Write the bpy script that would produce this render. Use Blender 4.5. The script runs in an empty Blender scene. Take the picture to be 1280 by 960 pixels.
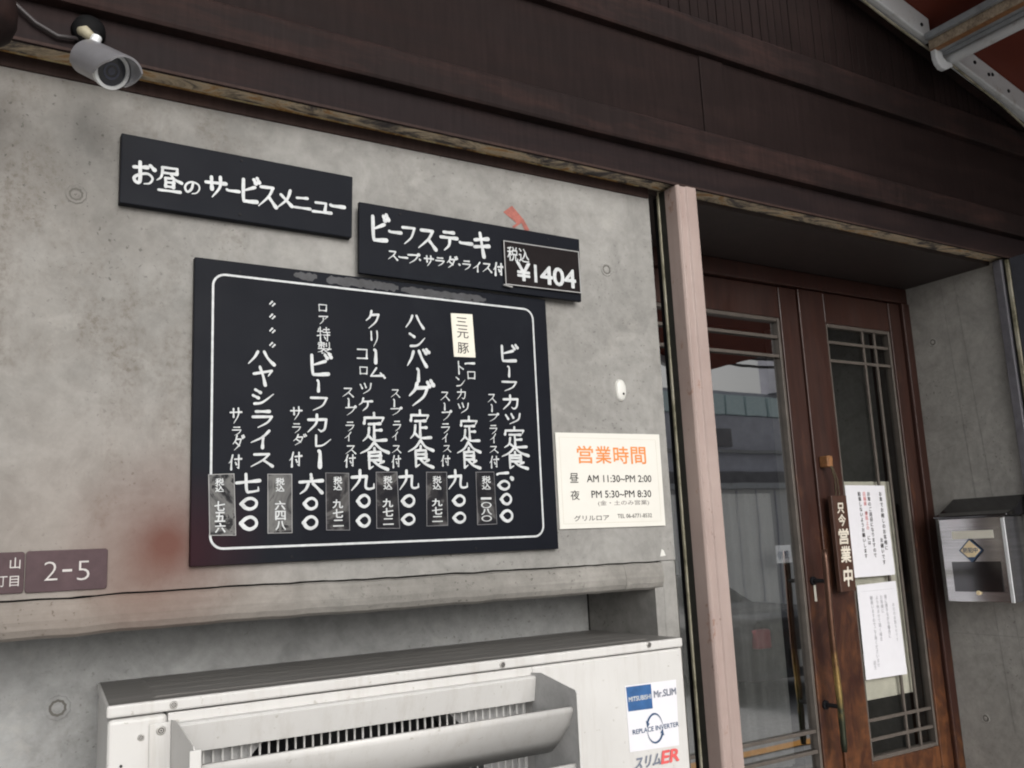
import bpy, bmesh, math, random
from mathutils import Matrix, Vector
random.seed(7)
R = math.radians
sc = bpy.context.scene
COL = sc.collection

# ------------------------------------------------------------------ camera
AX = Matrix(((0.84984664, -0.52508218, -0.04527036),
             (0.05371324, 0.1717434, -0.98367632),
             (0.52428579, 0.83354239, 0.17415941)))   # rows: camera right, down, forward in world axes
CAM = Vector((0.0, -1.5, 1.58))
FOC = 1155.04
cd = bpy.data.cameras.new('camera')
cam = bpy.data.objects.new('camera', cd)
COL.objects.link(cam)
rgt, dwn, fwd = AX[0], AX[1], AX[2]
m = Matrix((( rgt[0], -dwn[0], -fwd[0], CAM[0]),
            ( rgt[1], -dwn[1], -fwd[1], CAM[1]),
            ( rgt[2], -dwn[2], -fwd[2], CAM[2]),
            (0, 0, 0, 1)))
cam.matrix_world = m
cd.sensor_width = 36.0
cd.lens = FOC / 1280 * 36.0
cd.clip_start = 0.02
cd.clip_end = 2000
sc.camera = cam

# ------------------------------------------------------------------ world, sun, exposure
w = bpy.data.worlds.new('World')
sc.world = w
w.use_nodes = True
nt = w.node_tree
for n in list(nt.nodes): nt.nodes.remove(n)
sky = nt.nodes.new('ShaderNodeTexSky')
sky.sky_type = 'NISHITA'
sky.sun_disc = False
sky.sun_elevation = R(22)
sky.sun_rotation = R(184)
sky.air_density = 1.0
sky.dust_density = 6.0
sky.ozone_density = 1.0
hs = nt.nodes.new('ShaderNodeHueSaturation')      # an overcast sky has little colour
hs.inputs['Saturation'].default_value = 0.18
bg = nt.nodes.new('ShaderNodeBackground')
bg.inputs['Strength'].default_value = 0.15
wo = nt.nodes.new('ShaderNodeOutputWorld')
nt.links.new(sky.outputs[0], hs.inputs['Color'])
nt.links.new(hs.outputs[0], bg.inputs['Color'])
nt.links.new(bg.outputs[0], wo.inputs['Surface'])
sl = bpy.data.lights.new('sun', 'SUN')
sl.energy = 1.5
sl.angle = R(60)
sl.color = (1.0, 0.97, 0.93)
so = bpy.data.objects.new('sun', sl)
COL.objects.link(so)
az = R(184)
el = R(22)
sdir = Vector((math.sin(az) * math.cos(el), math.cos(az) * math.cos(el), math.sin(el)))
so.rotation_euler = sdir.to_track_quat('Z', 'Y').to_euler()
sc.cycles.filter_width = 2.0                      # the photograph is a little soft
sc.view_settings.view_transform = 'Standard'
sc.view_settings.look = 'None'
sc.view_settings.exposure = -0.15
sc.view_settings.gamma = 1.0
sc.view_settings.use_curve_mapping = False

# ------------------------------------------------------------------ materials
MATS = {}
class NB:
    def __init__(s, name):
        s.m = bpy.data.materials.new(name); s.m.use_nodes = True
        s.t = s.m.node_tree
        s.b = s.t.nodes['Principled BSDF']
        g = s.t.nodes.new('ShaderNodeNewGeometry'); s.pos = g.outputs['Position']
        MATS[name] = s.m
    def mp(s, scale=(1, 1, 1), loc=(0, 0, 0), rot=(0, 0, 0)):
        n = s.t.nodes.new('ShaderNodeMapping')
        n.inputs['Scale'].default_value = scale; n.inputs['Location'].default_value = loc
        n.inputs['Rotation'].default_value = rot
        s.t.links.new(s.pos, n.inputs['Vector']); return n.outputs[0]
    def noise(s, sc_=5, det=6, rough=.6, vec=None, dist=0):
        n = s.t.nodes.new('ShaderNodeTexNoise')
        n.inputs['Scale'].default_value = sc_; n.inputs['Detail'].default_value = det
        n.inputs['Roughness'].default_value = rough; n.inputs['Distortion'].default_value = dist
        s.t.links.new(vec if vec is not None else s.pos, n.inputs['Vector']); return n.outputs[0]
    def ramp(s, f, stops):
        n = s.t.nodes.new('ShaderNodeValToRGB'); e = n.color_ramp.elements
        while len(e) < len(stops): e.new(.5)
        for i, (p, c) in enumerate(stops):
            e[i].position = p
            e[i].color = (c, c, c, 1) if not hasattr(c, '__len__') else (*c, 1)
        s.t.links.new(f, n.inputs[0]); return n.outputs[0]
    def mix(s, f, a, b, mode='MIX'):
        n = s.t.nodes.new('ShaderNodeMix'); n.data_type = 'RGBA'; n.blend_type = mode
        def put(sock, v):
            if isinstance(v, (int, float)): sock.default_value = v if sock.type == 'VALUE' else (v, v, v, 1)
            elif isinstance(v, tuple): sock.default_value = (*v, 1)
            else: s.t.links.new(v, sock)
        put(n.inputs[0], f); put(n.inputs[6], a); put(n.inputs[7], b); return n.outputs[2]
    def math(s, op, a, b=0, c=None):
        n = s.t.nodes.new('ShaderNodeMath'); n.operation = op
        for i, v in enumerate((a, b) if c is None else (a, b, c)):
            if isinstance(v, (int, float)): n.inputs[i].default_value = v
            else: s.t.links.new(v, n.inputs[i])
        return n.outputs[0]
    def dist(s, p):
        n = s.t.nodes.new('ShaderNodeVectorMath'); n.operation = 'DISTANCE'
        s.t.links.new(s.pos, n.inputs[0]); n.inputs[1].default_value = p; return n.outputs['Value']
    def col(s, c):
        if isinstance(c, tuple): s.b.inputs['Base Color'].default_value = (*c, 1)
        else: s.t.links.new(c, s.b.inputs['Base Color'])
    def set(s, rough=.5, metal=0, spec=.5, **k):
        if isinstance(rough, (int, float)): s.b.inputs['Roughness'].default_value = rough
        else: s.t.links.new(rough, s.b.inputs['Roughness'])
        s.b.inputs['Metallic'].default_value = metal
        s.b.inputs['Specular IOR Level'].default_value = spec
        for a, v in k.items(): s.b.inputs[a.replace('_', ' ')].default_value = v
    def bump(s, h, st=.3, d=.002):
        n = s.t.nodes.new('ShaderNodeBump'); n.inputs['Strength'].default_value = st
        n.inputs['Distance'].default_value = d
        s.t.links.new(h, n.inputs['Height']); s.t.links.new(n.outputs[0], s.b.inputs['Normal'])

def flat(name, c, rough=.5, metal=0, spec=.5, var=.12, nscale=30, bump=.0):
    b = NB(name)
    n = b.noise(nscale, 5, .65)
    dark = tuple(x * (1 - var) for x in c); lite = tuple(min(1, x * (1 + var)) for x in c)
    b.col(b.ramp(n, [(.3, dark), (.7, lite)])); b.set(rough, metal, spec)
    if bump: b.bump(n, bump, .001)
    return b.m

def concrete(name, lo, hi, tint=None, redblur_grime=False, bands=False):
    b = NB(name)
    a = b.noise(2.2, 5, .55, dist=.6)
    base = b.ramp(a, [(.32, lo), (.68, hi)])
    fine = b.ramp(b.noise(38, 8, .7), [(.3, .84), (.7, 1.10)])
    c = b.mix(1.0, base, fine, 'MULTIPLY')
    mid = b.ramp(b.noise(9, 6, .7, dist=1.2), [(.36, .80), (.56, 1.04)])
    c = b.mix(.7, c, mid, 'MULTIPLY')
    # brown weather stains, drawn out vertically
    st = b.ramp(b.noise(3.2, 8, .72, vec=b.mp((1.3, 1, .75), (.37, 0, .2))), [(.50, 0.0), (.62, 1.0)])
    speck = b.ramp(b.noise(95, 4, .7), [(.45, 0.0), (.62, 1.0)])
    f = b.mix(1.0, st, b.mix(1.0, speck, .35, 'ADD'), 'MULTIPLY')
    sx_ = b.t.nodes.new('ShaderNodeSeparateXYZ'); b.t.links.new(b.pos, sx_.inputs[0])
    f = b.mix(1.0, f, b.ramp(sx_.outputs[0], [(.30, 1.0), (.62, .22)]), 'MULTIPLY')
    c = b.mix(b.math('MULTIPLY', f, .62 if redblur_grime and not bands else .16), c, (.110, .094, .078))
    if redblur_grime:      # the left end of the wall is grimier: a patchy brown film with its own shape
        sp = b.t.nodes.new('ShaderNodeSeparateXYZ'); b.t.links.new(b.pos, sp.inputs[0])
        gx = b.math('ADD', b.math('MULTIPLY', sp.outputs[0], 1.15), b.math('MULTIPLY', b.noise(5, 7, .7, dist=1), .9))
        c = b.mix(b.ramp(gx, [(.32, .40), (.95, 0.0)]), c, (.150, .128, .108))
        gz = b.math('ADD', b.math('MULTIPLY', b.math('SUBTRACT', 2.36, sp.outputs[2]), 1.0), b.math('MULTIPLY', b.noise(7, 6, .7), .10))
    # small dark pits
    pit = b.ramp(b.noise(115, 3, .6), [(.62, 0.0), (.68, 1.0)])
    zone = b.ramp(b.noise(4.5, 3, .5, vec=b.mp((1, 1, 1), (3, 1, 2))), [(.42, 0.05), (.62, .75)])
    pf = b.math('MULTIPLY', b.math('MULTIPLY', pit, zone), .8)
    c = b.mix(pf, c, (.055, .05, .045))
    # grey-white efflorescence
    ef = b.ramp(b.noise(6.5, 6, .68, vec=b.mp((1, 1, 1.2), (7, 0, 4))), [(.60, 0.0), (.72, .4)])
    c = b.mix(ef, c, (.40, .385, .36))
    if bands:
        bd = b.noise(3, 6, .7, vec=b.mp((.8, 2, 28)))
        c = b.mix(.5, c, b.ramp(bd, [(.3, .72), (.7, 1.12)]), 'MULTIPLY')
    if redblur_grime:  # red lens blur and its brownish halo painted into the concrete colour
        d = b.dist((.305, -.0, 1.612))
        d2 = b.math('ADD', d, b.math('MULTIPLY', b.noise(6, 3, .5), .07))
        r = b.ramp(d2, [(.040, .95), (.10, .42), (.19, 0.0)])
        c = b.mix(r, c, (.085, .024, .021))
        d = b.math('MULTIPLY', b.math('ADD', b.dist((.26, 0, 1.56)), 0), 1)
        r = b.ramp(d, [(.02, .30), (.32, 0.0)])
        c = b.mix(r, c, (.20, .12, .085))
    b.col(c); b.set(.85, 0, .25)
    h = b.mix(.5, b.noise(60, 8, .7), b.noise(7, 5, .6))
    h2 = b.mix(pf, h, 0.0)
    b.bump(h2, .35, .003)
    return b.m

concrete('concrete', (.222, .218, .207), (.308, .303, .290), redblur_grime=True)
concrete('concrete_niche', (.24, .243, .243), (.33, .335, .333), redblur_grime=False)  # bluish tint of the niche's shade put into its concrete colour
concrete('concrete_side', (.29, .285, .268), (.36, .352, .333))
concrete('mortar', (.198, .190, .176), (.275, .265, .246), redblur_grime=True, bands=True)
flat('crack_dark', (.012, .011, .010), .9)

def steel_paint(name, c, worn, amount=.5, vert=False):
    b = NB(name)
    n = b.noise(4, 8, .7, vec=b.mp((1, 1, 6)) if not vert else b.mp((6, 6, 1)))
    m_ = b.ramp(n, [(.45, 0.0), (.72, amount)])
    c0 = b.mix(m_, c, worn)
    s_ = b.ramp(b.noise(70, 4, .6, vec=b.mp((1.5, 1.5, .12))), [(.35, .8), (.65, 1.2)])
    c0 = b.mix(.6, c0, s_, 'MULTIPLY')
    b.col(c0); b.set(b.ramp(n, [(.3, .5), (.7, .7)]), 0, .06)
    b.bump(b.noise(50, 5, .6), .12, .002)
    return b.m
steel_paint('fascia', (.016, .0115, .012), (.030, .019, .018), .7)
steel_paint('fascia_board', (.0165, .0115, .0112), (.038, .021, .0185), .9)
steel_paint('fascia_panel', (.0135, .0088, .0085), (.022, .0135, .0125), .6)
steel_paint('strip_dark', (.036, .024, .022), (.065, .038, .03), .6)

b = NB('rust_track')                      # flaking paint over rust and pale filler
n1 = b.noise(9, 9, .72, vec=b.mp((1, 2.0, 1)), dist=1.2)
c = b.ramp(n1, [(.36, (.06, .055, .06)), (.44, (.13, .118, .112)), (.49, (.36, .30, .22)), (.55, (.60, .50, .36)), (.63, (.46, .25, .09)), (.78, (.40, .36, .29))])
rz = b.ramp(b.noise(26, 7, .7), [(.45, 0.0), (.65, .55)])
c = b.mix(b.math('MULTIPLY', rz, .6), c, (.10, .08, .07))
b.col(c); b.set(.75, 0, .3); b.bump(n1, .5, .003)

b = NB('rust_edge')
c = b.ramp(b.noise(11, 6, .7, vec=b.mp((1, 1, 1))), [(.40, (.07, .05, .035)), (.48, (.36, .20, .06)), (.58, (.62, .52, .30)), (.72, (.16, .10, .06))])
b.col(c); b.set(.7)

b = NB('worn_lip')
c = b.ramp(b.noise(6, 7, .7, dist=.8), [(.38, (.06, .055, .055)), (.46, (.30, .19, .09)), (.56, (.42, .32, .20)), (.64, (.10, .08, .07)), (.74, (.36, .25, .14))])
b.col(c); b.set(.75)

def wood(name, a, bcol, orange, oz):
    b = NB(name)
    g = b.noise(3.0, 8, .7, vec=b.mp((26, 26, 1.1)), dist=.4)
    c = b.ramp(g, [(.3, a), (.7, bcol)])
    fine = b.ramp(b.noise(9, 4, .7, vec=b.mp((60, 60, 2))), [(.3, .7), (.7, 1.2)])
    c = b.mix(.6, c, fine, 'MULTIPLY')
    # varnish worn off low down, where hands and rain reach it
    sep = b.t.nodes.new('ShaderNodeSeparateXYZ'); b.t.links.new(b.pos, sep.inputs[0])
    hz = b.math('MULTIPLY', b.math('SUBTRACT', oz, sep.outputs[2]), 1.1)
    wn = b.noise(5.5, 8, .75, vec=b.mp((2.2, 2.2, 1)), dist=.8)
    f = b.ramp(b.math('ADD', wn, b.math('MULTIPLY', hz, .22)), [(.52, 0.0), (.74, .85)])
    c = b.mix(f, c, b.mix(b.ramp(b.noise(30, 4, .6), [(.4, 0.0), (.6, 1.0)]), orange, tuple(x * .5 for x in orange)))
    b.col(c); b.set(b.ramp(wn, [(.3, .28), (.7, .55)]), 0, .45); b.bump(g, .25, .001)
    return b.m
wood('door_wood', (.022, .0085, .0065), (.048, .018, .012), (.135, .048, .015), 1.65)
wood('jamb_wood', (.022, .009, .007), (.046, .016, .011), (.18, .07, .02), 1.30)
wood('plaque_wood', (.040, .018, .012), (.075, .034, .022), (.10, .04, .02), 0.0)
flat('bare_wood', (.23, .105, .04), .6, var=.3, nscale=60)
flat('muntin', (.085, .072, .062), .5, var=.2)
flat('soffit', (.026, .0175, .0165), .6, var=.2)

b = NB('pink_steel')
n = b.noise(5, 7, .65)
c = b.ramp(n, [(.3, (.295, .225, .205)), (.7, (.365, .29, .265))])
ch = b.ramp(b.noise(16, 8, .75, vec=b.mp((1, 1, .6), (1, 2, .7))), [(.61, 0.0), (.635, 1.0)])
c = b.mix(b.math('MULTIPLY', ch, .7), c, (.24, .135, .10))
gr = b.ramp(b.noise(4, 6, .7, vec=b.mp((8, 8, .7))), [(.45, 0.0), (.75, .45)])
c = b.mix(gr, c, (.22, .17, .155))
sp_ = b.ramp(b.noise(80, 4, .7, vec=b.mp((1, 1, .5))), [(.66, 0.0), (.70, .7)])
c = b.mix(sp_, c, (.14, .09, .075))
b.col(c); b.set(.5, 0, .4); b.bump(ch, .25, .001)

b = NB('olive_edge')
n = b.noise(14, 7, .7, vec=b.mp((1, 1, .8)))
c = b.ramp(n, [(.35, (.10, .095, .055)), (.5, (.28, .26, .19)), (.68, (.40, .38, .31)), (.8, (.09, .10, .04))])
b.col(c); b.set(.6)
flat('rubber', (.016, .016, .013), .6, var=.4, nscale=40)
b = NB('board_black')
n = b.noise(3, 6, .6)
c = b.ramp(n, [(.3, (.0072, .0082, .0118)), (.7, (.0115, .0130, .0175))])
sm = b.ramp(b.noise(5, 8, .75, vec=b.mp((1, 1, .5), (3, 0, 2)), dist=1.0), [(.55, 0.0), (.75, .35)])
c = b.mix(sm, c, (.020, .023, .028))
d = b.ramp(b.dist((.33, -.01, 1.60)), [(.02, .55), (.13, 0.0)])  # the red lens blur painted on across the board's lower left corner
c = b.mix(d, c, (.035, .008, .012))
b.col(c); b.set(b.ramp(b.noise(9, 5, .6), [(.3, .34), (.7, .5)]), 0, .05)
b = NB('board_frame')
n = b.noise(12, 8, .7, vec=b.mp((1, 1, 1)))
c = b.ramp(n, [(.3, (.015, .016, .019)), (.7, (.030, .031, .035))])
b.col(c); b.set(.45)
flat('paint_white', (.49, .51, .52), .5, var=.18, nscale=70)
flat('residue', (.036, .037, .042), .6, var=.35, nscale=45)
flat('paper_cream', (.64, .63, .585), .6, var=.03, nscale=9)
flat('paper_white', (.66, .66, .70), .5, var=.02)
flat('paper_label', (.66, .64, .56), .7, var=.04)
flat('ink', (.022, .020, .020), .6)
flat('ink_brown', (.045, .036, .030), .6)
flat('ink_grey', (.34, .34, .37), .6)
flat('ink_mid', (.14, .13, .125), .6)
flat('ink_orange', (.68, .23, .055), .6)
flat('ink_red', (.62, .20, .20), .6)
flat('ink_red_bright', (.62, .10, .10), .5)
flat('ink_blue', (.035, .105, .26), .35, var=.2, nscale=40)
flat('ink_navy', (.035, .075, .155), .4)
flat('ink_steel', (.16, .18, .23), .4)
flat('plaque_print', (.60, .56, .48), .6)
flat('gold', (.80, .66, .42), .5)
flat('plate_mauve', (.066, .042, .047), .5, 0, .15, var=.25, nscale=22)
flat('plate_print', (.46, .44, .43), .5)
flat('price_brown', (.014, .0115, .012), .5, 0, .05, var=.15)
flat('plastic_white', (.60, .60, .57), .4, var=.04)

b = NB('clear_plastic')                   # clear tape slip, greyed where its glue has let go
n = b.noise(12, 6, .6, dist=1.5)
c = b.ramp(n, [(.42, (.014, .014, .016)), (.46, (.03, .03, .032)), (.50, (.10, .10, .10)), (.58, (.14, .14, .137)), (.61, (.02, .02, .022))])
b.col(c); b.set(.4, 0, .08)
b = NB('clear_plastic_plain')
c = b.ramp(b.noise(16, 4, .6, dist=1), [(.44, (.012, .012, .015)), (.54, (.028, .027, .029)), (.60, (.09, .088, .088)), (.7, (.05, .048, .048))])
b.col(c); b.set(.4, 0, .08)
flat('plastic_rim', (.30, .30, .30), .3)
flat('strip_rim', (.15, .15, .16), .4, var=.3)
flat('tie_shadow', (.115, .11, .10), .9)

b = NB('ac_white')
n = b.noise(6, 6, .6)
c = b.ramp(n, [(.3, (.50, .495, .485)), (.7, (.56, .555, .545))])
dr = b.ramp(b.noise(5, 7, .75, vec=b.mp((9, 9, .8))), [(.50, 0.0), (.8, .42)])
c = b.mix(dr, c, (.33, .30, .26))
spk = b.ramp(b.noise(90, 3, .6), [(.68, 0.0), (.72, .5)])
c = b.mix(spk, c, (.26, .24, .20))
b.col(c); b.set(.42, 0, .4)
b = NB('ac_top')                          # the flat top is a darker grey with long streaks
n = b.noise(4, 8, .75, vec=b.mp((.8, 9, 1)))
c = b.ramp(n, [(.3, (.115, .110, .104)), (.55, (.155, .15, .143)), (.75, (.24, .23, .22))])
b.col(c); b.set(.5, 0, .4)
flat('ac_grey', (.40, .40, .40), .5, var=.2, nscale=25)
flat('fin_grey', (.16, .17, .18), .5, var=.3, nscale=80)
flat('black_void', (.006, .006, .008), .6)
flat('screw_steel', (.45, .44, .42), .35, .8, var=.2)
flat('cam_silver', (.36, .36, .385), .30, .6, var=.08)
flat('cam_rim', (.70, .72, .73), .3, .2)
flat('cam_dark', (.012, .014, .022), .15, 0, .8)
flat('cam_iris', (.035, .04, .07), .1, 0, .8)
flat('dark_metal', (.012, .012, .014), .6, 0, .15)
flat('mount_black', (.006, .006, .0065), .7, 0, .1)
flat('beige_plastic', (.34, .31, .22), .6)
flat('chain', (.11, .09, .06), .35, .9)
flat('cable', (.030, .025, .026), .5)

b = NB('brass')
n = b.noise(14, 8, .75, vec=b.mp((1.5, 1.5, 1)))
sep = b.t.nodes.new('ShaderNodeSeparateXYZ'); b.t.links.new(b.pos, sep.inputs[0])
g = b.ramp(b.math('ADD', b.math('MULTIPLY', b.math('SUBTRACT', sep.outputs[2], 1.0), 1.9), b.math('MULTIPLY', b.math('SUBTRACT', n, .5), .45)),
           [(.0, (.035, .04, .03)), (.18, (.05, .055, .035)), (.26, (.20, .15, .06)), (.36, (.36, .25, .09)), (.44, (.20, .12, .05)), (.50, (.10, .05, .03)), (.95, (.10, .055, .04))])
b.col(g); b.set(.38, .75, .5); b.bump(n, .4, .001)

b = NB('stainless')
n = b.noise(3, 5, .6, vec=b.mp((2, 2, 60)))
b.col(b.ramp(n, [(.3, (.40, .40, .41)), (.7, (.55, .55, .56))])); b.set(.20, .95, .5)
b.bump(n, .08, .0006)
b = NB('stainless_dark')
b.col((.10, .10, .105)); b.set(.16, .95, .5)

def glass(name, f0):
    m_ = bpy.data.materials.new(name); m_.use_nodes = True; t = m_.node_tree
    for n in list(t.nodes): t.nodes.remove(n)
    o = t.nodes.new('ShaderNodeOutputMaterial'); mx = t.nodes.new('ShaderNodeMixShader')
    tr = t.nodes.new('ShaderNodeBsdfTransparent'); tr.inputs[0].default_value = (.86, .88, .87, 1)
    gl = t.nodes.new('ShaderNodeBsdfGlossy'); gl.inputs['Roughness'].default_value = .015
    # Schlick reflectance, the same from either side of the thin pane
    ge = t.nodes.new('ShaderNodeNewGeometry'); dp = t.nodes.new('ShaderNodeVectorMath'); dp.operation = 'DOT_PRODUCT'
    t.links.new(ge.outputs['Normal'], dp.inputs[0]); t.links.new(ge.outputs['Incoming'], dp.inputs[1])
    def mt(op, a, b_):
        n_ = t.nodes.new('ShaderNodeMath'); n_.operation = op
        for i, v in enumerate((a, b_)):
            if isinstance(v, (int, float)): n_.inputs[i].default_value = v
            elif v is not None: t.links.new(v, n_.inputs[i])
        return n_.outputs[0]
    k5 = mt('POWER', mt('SUBTRACT', 1.0, mt('ABSOLUTE', dp.outputs['Value'], None)), 5.0)
    rf = mt('ADD', f0, mt('MULTIPLY', k5, 1.0 - f0))
    nz = t.nodes.new('ShaderNodeTexNoise'); nz.inputs['Scale'].default_value = 3.0
    bp = t.nodes.new('ShaderNodeBump'); bp.inputs['Strength'].default_value = .05; bp.inputs['Distance'].default_value = .004
    t.links.new(nz.outputs[0], bp.inputs['Height']); t.links.new(bp.outputs[0], gl.inputs['Normal'])
    t.links.new(rf, mx.inputs[0]); t.links.new(tr.outputs[0], mx.inputs[1])
    t.links.new(gl.outputs[0], mx.inputs[2]); t.links.new(mx.outputs[0], o.inputs[0])
    MATS[name] = m_
glass('door_glass', .56)
glass('door_glass_plain', .10)

b = NB('awning_red')
c = b.ramp(b.noise(5, 5, .6), [(.3, (.115, .022, .012)), (.7, (.145, .028, .014))])
b.col(c); b.set(.6, 0, .3)
tl = b.t.nodes.new('ShaderNodeBsdfTranslucent'); b.t.links.new(c, tl.inputs[0])
mx = b.t.nodes.new('ShaderNodeMixShader'); mx.inputs[0].default_value = .10
b.t.links.new(b.b.outputs[0], mx.inputs[1]); b.t.links.new(tl.outputs[0], mx.inputs[2])
b.t.links.new(mx.outputs[0], b.t.nodes['Material Output'].inputs[0])
b = NB('frame_white')
n = b.noise(20, 7, .7)
c = b.mix(b.ramp(b.noise(9, 8, .75), [(.56, 0.0), (.66, .6)]), (.58, .60, .62), (.25, .21, .17))
b.col(c); b.set(.4, 0, .5)
flat('frame_grey', (.28, .30, .32), .4, .3, var=.2)
b = NB('osb')
c = b.ramp(b.noise(60, 6, .8), [(.35, (.16, .12, .085)), (.5, (.28, .22, .16)), (.65, (.42, .35, .26))])
b.col(c); b.set(.8)
flat('asphalt', (.38, .38, .38), .9, var=.25, nscale=40)
flat('pavement', (.45, .44, .42), .9, var=.15, nscale=30)
flat('line_orange', (.75, .35, .06), .7)
flat('line_white', (.7, .7, .7), .7)
flat('facade_grey', (.60, .60, .66), .8, var=.12, nscale=4)
flat('facade_light', (.42, .42, .42), .8, var=.1, nscale=4)
flat('facade_dark', (.26, .25, .26), .8, var=.2, nscale=4)
flat('facade_window', (.75, .92, .93), .25, 0, .6)
flat('shutter_light', (.88, .88, .87), .6, var=.1)
flat('car_paint', (.022, .020, .024), .18, 0, .6)
flat('car_glass', (.02, .022, .025), .06, 0, .8)
flat('car_red', (.38, .03, .045), .3)
flat('tyre', (.015, .015, .015), .8)
flat('lace', (.85, .84, .83), .8)
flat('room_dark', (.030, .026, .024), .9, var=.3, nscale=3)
flat('blind', (.50, .47, .40), .8, var=.12)
flat('slate', (.045, .048, .060), .6, var=.2)
flat('grey_steel', (.12, .118, .135), .5, var=.2)
M = MATS

# ------------------------------------------------------------------ mesh helpers
class MB:
    def __init__(s): s.v = []; s.f = []
    def add(s, vs, fs):
        o = len(s.v); s.v += [tuple(v) for v in vs]; s.f += [tuple(i + o for i in f) for f in fs]; return s
    def box(s, x0, x1, y0, y1, z0, z1):
        vs = [(x0, y0, z0), (x1, y0, z0), (x1, y1, z0), (x0, y1, z0), (x0, y0, z1), (x1, y0, z1), (x1, y1, z1), (x0, y1, z1)]
        return s.add(vs, [(0, 3, 2, 1), (4, 5, 6, 7), (0, 1, 5, 4), (1, 2, 6, 5), (2, 3, 7, 6), (3, 0, 4, 7)])
    def quad(s, a, b_, c_, d): return s.add([a, b_, c_, d], [(0, 1, 2, 3)])
    def prism(s, poly, axis, a0, a1):
        """poly of 2D points extruded along an axis from a0 to a1"""
        def P(p, a):
            return {'x': (a, p[0], p[1]), 'y': (p[0], a, p[1]), 'z': (p[0], p[1], a)}[axis]
        n = len(poly)
        vs = [P(p, a0) for p in poly] + [P(p, a1) for p in poly]
        fs = [tuple(range(n)), tuple(range(2 * n - 1, n - 1, -1))]
        fs += [(i, i + n, (i + 1) % n + n, (i + 1) % n) for i in range(n)]
        return s.add(vs, fs)
    def tube(s, pts, rad, n=12, cap=True):
        pts = [Vector(p) for p in pts]
        rr = rad if hasattr(rad, '__len__') else [rad] * len(pts)
        rings = []
        up = Vector((0, 0, 1))
        for i, p in enumerate(pts):
            d = (pts[min(i + 1, len(pts) - 1)] - pts[max(i - 1, 0)]).normalized()
            a = d.cross(up)
            if a.length < .05: a = d.cross(Vector((1, 0, 0)))
            a.normalize(); b2 = d.cross(a)
            rings.append([p + (a * math.cos(2 * math.pi * k / n) + b2 * math.sin(2 * math.pi * k / n)) * rr[i] for k in range(n)])
        vs = [v for r_ in rings for v in r_]
        fs = []
        for i in range(len(pts) - 1):
            for k in range(n):
                k2 = (k + 1) % n
                fs.append((i * n + k, i * n + k2, (i + 1) * n + k2, (i + 1) * n + k))
        if cap: fs += [tuple(range(n)), tuple(range(len(pts) * n - 1, len(pts) * n - n - 1, -1))]
        return s.add(vs, fs)
    def disc(s, c_, nrm, rad, n=20, sy=1.0):
        nrm = Vector(nrm).normalized(); u = nrm.cross(Vector((0, 0, 1))).normalized(); v = nrm.cross(u)
        c_ = Vector(c_)
        return s.add([c_ + u * rad * math.cos(2 * math.pi * k / n) + v * rad * sy * math.sin(2 * math.pi * k / n) for k in range(n)], [tuple(range(n))])
    def build(s, name, mat, parent=None, bevel=0, smooth=False, seg=2, label=None):
        org = Vector(parent_origin(parent)) if parent else Vector((0, 0, 0))
        me = bpy.data.meshes.new(name)
        me.from_pydata([tuple(Vector(v) - org) for v in s.v], [], s.f)
        bm = bmesh.new(); bm.from_mesh(me)
        if not getattr(s, 'open', False): bmesh.ops.recalc_face_normals(bm, faces=bm.faces)
        bm.to_mesh(me); bm.free()
        me.materials.append(M[mat] if isinstance(mat, str) else mat)
        if smooth:
            for p in me.polygons: p.use_smooth = True
        o = bpy.data.objects.new(name, me); COL.objects.link(o)
        if bevel:
            md = o.modifiers.new('bevel', 'BEVEL'); md.width = bevel; md.segments = seg
            md.limit_method = 'ANGLE'; md.angle_limit = R(35)
        if parent: o.parent = parent
        if label: o['label'] = label
        return o

def parent_origin(p):
    v = Vector((0, 0, 0))
    while p is not None:
        v = v + p.location; p = p.parent
    return v

def thing(name, loc, label, cat, group=None):
    o = bpy.data.objects.new(name, None); COL.objects.link(o); o.location = loc
    o.empty_display_size = .1
    o['label'] = label; o['category'] = cat
    if group: o['group'] = group
    return o
def tag(o, label, cat, group=None):
    o['label'] = label; o['category'] = cat
    if group: o['group'] = group
    return o
def struct(o): o['kind'] = 'structure'; return o

def at(px, py, y):
    """point of the plane y=const that the photograph shows at pixel (px, py) of 1280x960"""
    r_ = AX.transposed() @ Vector((px - 640, py - 480, FOC))
    return CAM + r_ * ((y - CAM[1]) / r_[1])

# ------------------------------------------------------------------ lettering
_tc = {}
def textmesh(s_, bold=0.0):
    k = (s_, bold)
    if k in _tc: return _tc[k]
    cu = bpy.data.curves.new('t', 'FONT'); cu.body = s_; cu.size = 1.0; cu.offset = bold; cu.resolution_u = 3
    o = bpy.data.objects.new('t', cu)
    COL.objects.link(o)
    dg = bpy.context.evaluated_depsgraph_get()
    me = bpy.data.meshes.new_from_object(o.evaluated_get(dg))
    vs = [(v.co.x, v.co.y) for v in me.vertices]; fs = [tuple(p.vertices) for p in me.polygons]
    bpy.data.objects.remove(o); bpy.data.curves.remove(cu); bpy.data.meshes.remove(me)
    if not vs: vs = [(0, 0), (1, 0), (0, 1)]; fs = [(0, 1, 2)]
    x0 = min(v[0] for v in vs); x1 = max(v[0] for v in vs); y0 = min(v[1] for v in vs); y1 = max(v[1] for v in vs)
    _tc[k] = (vs, fs, x0, x1, y0, y1); return _tc[k]

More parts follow.
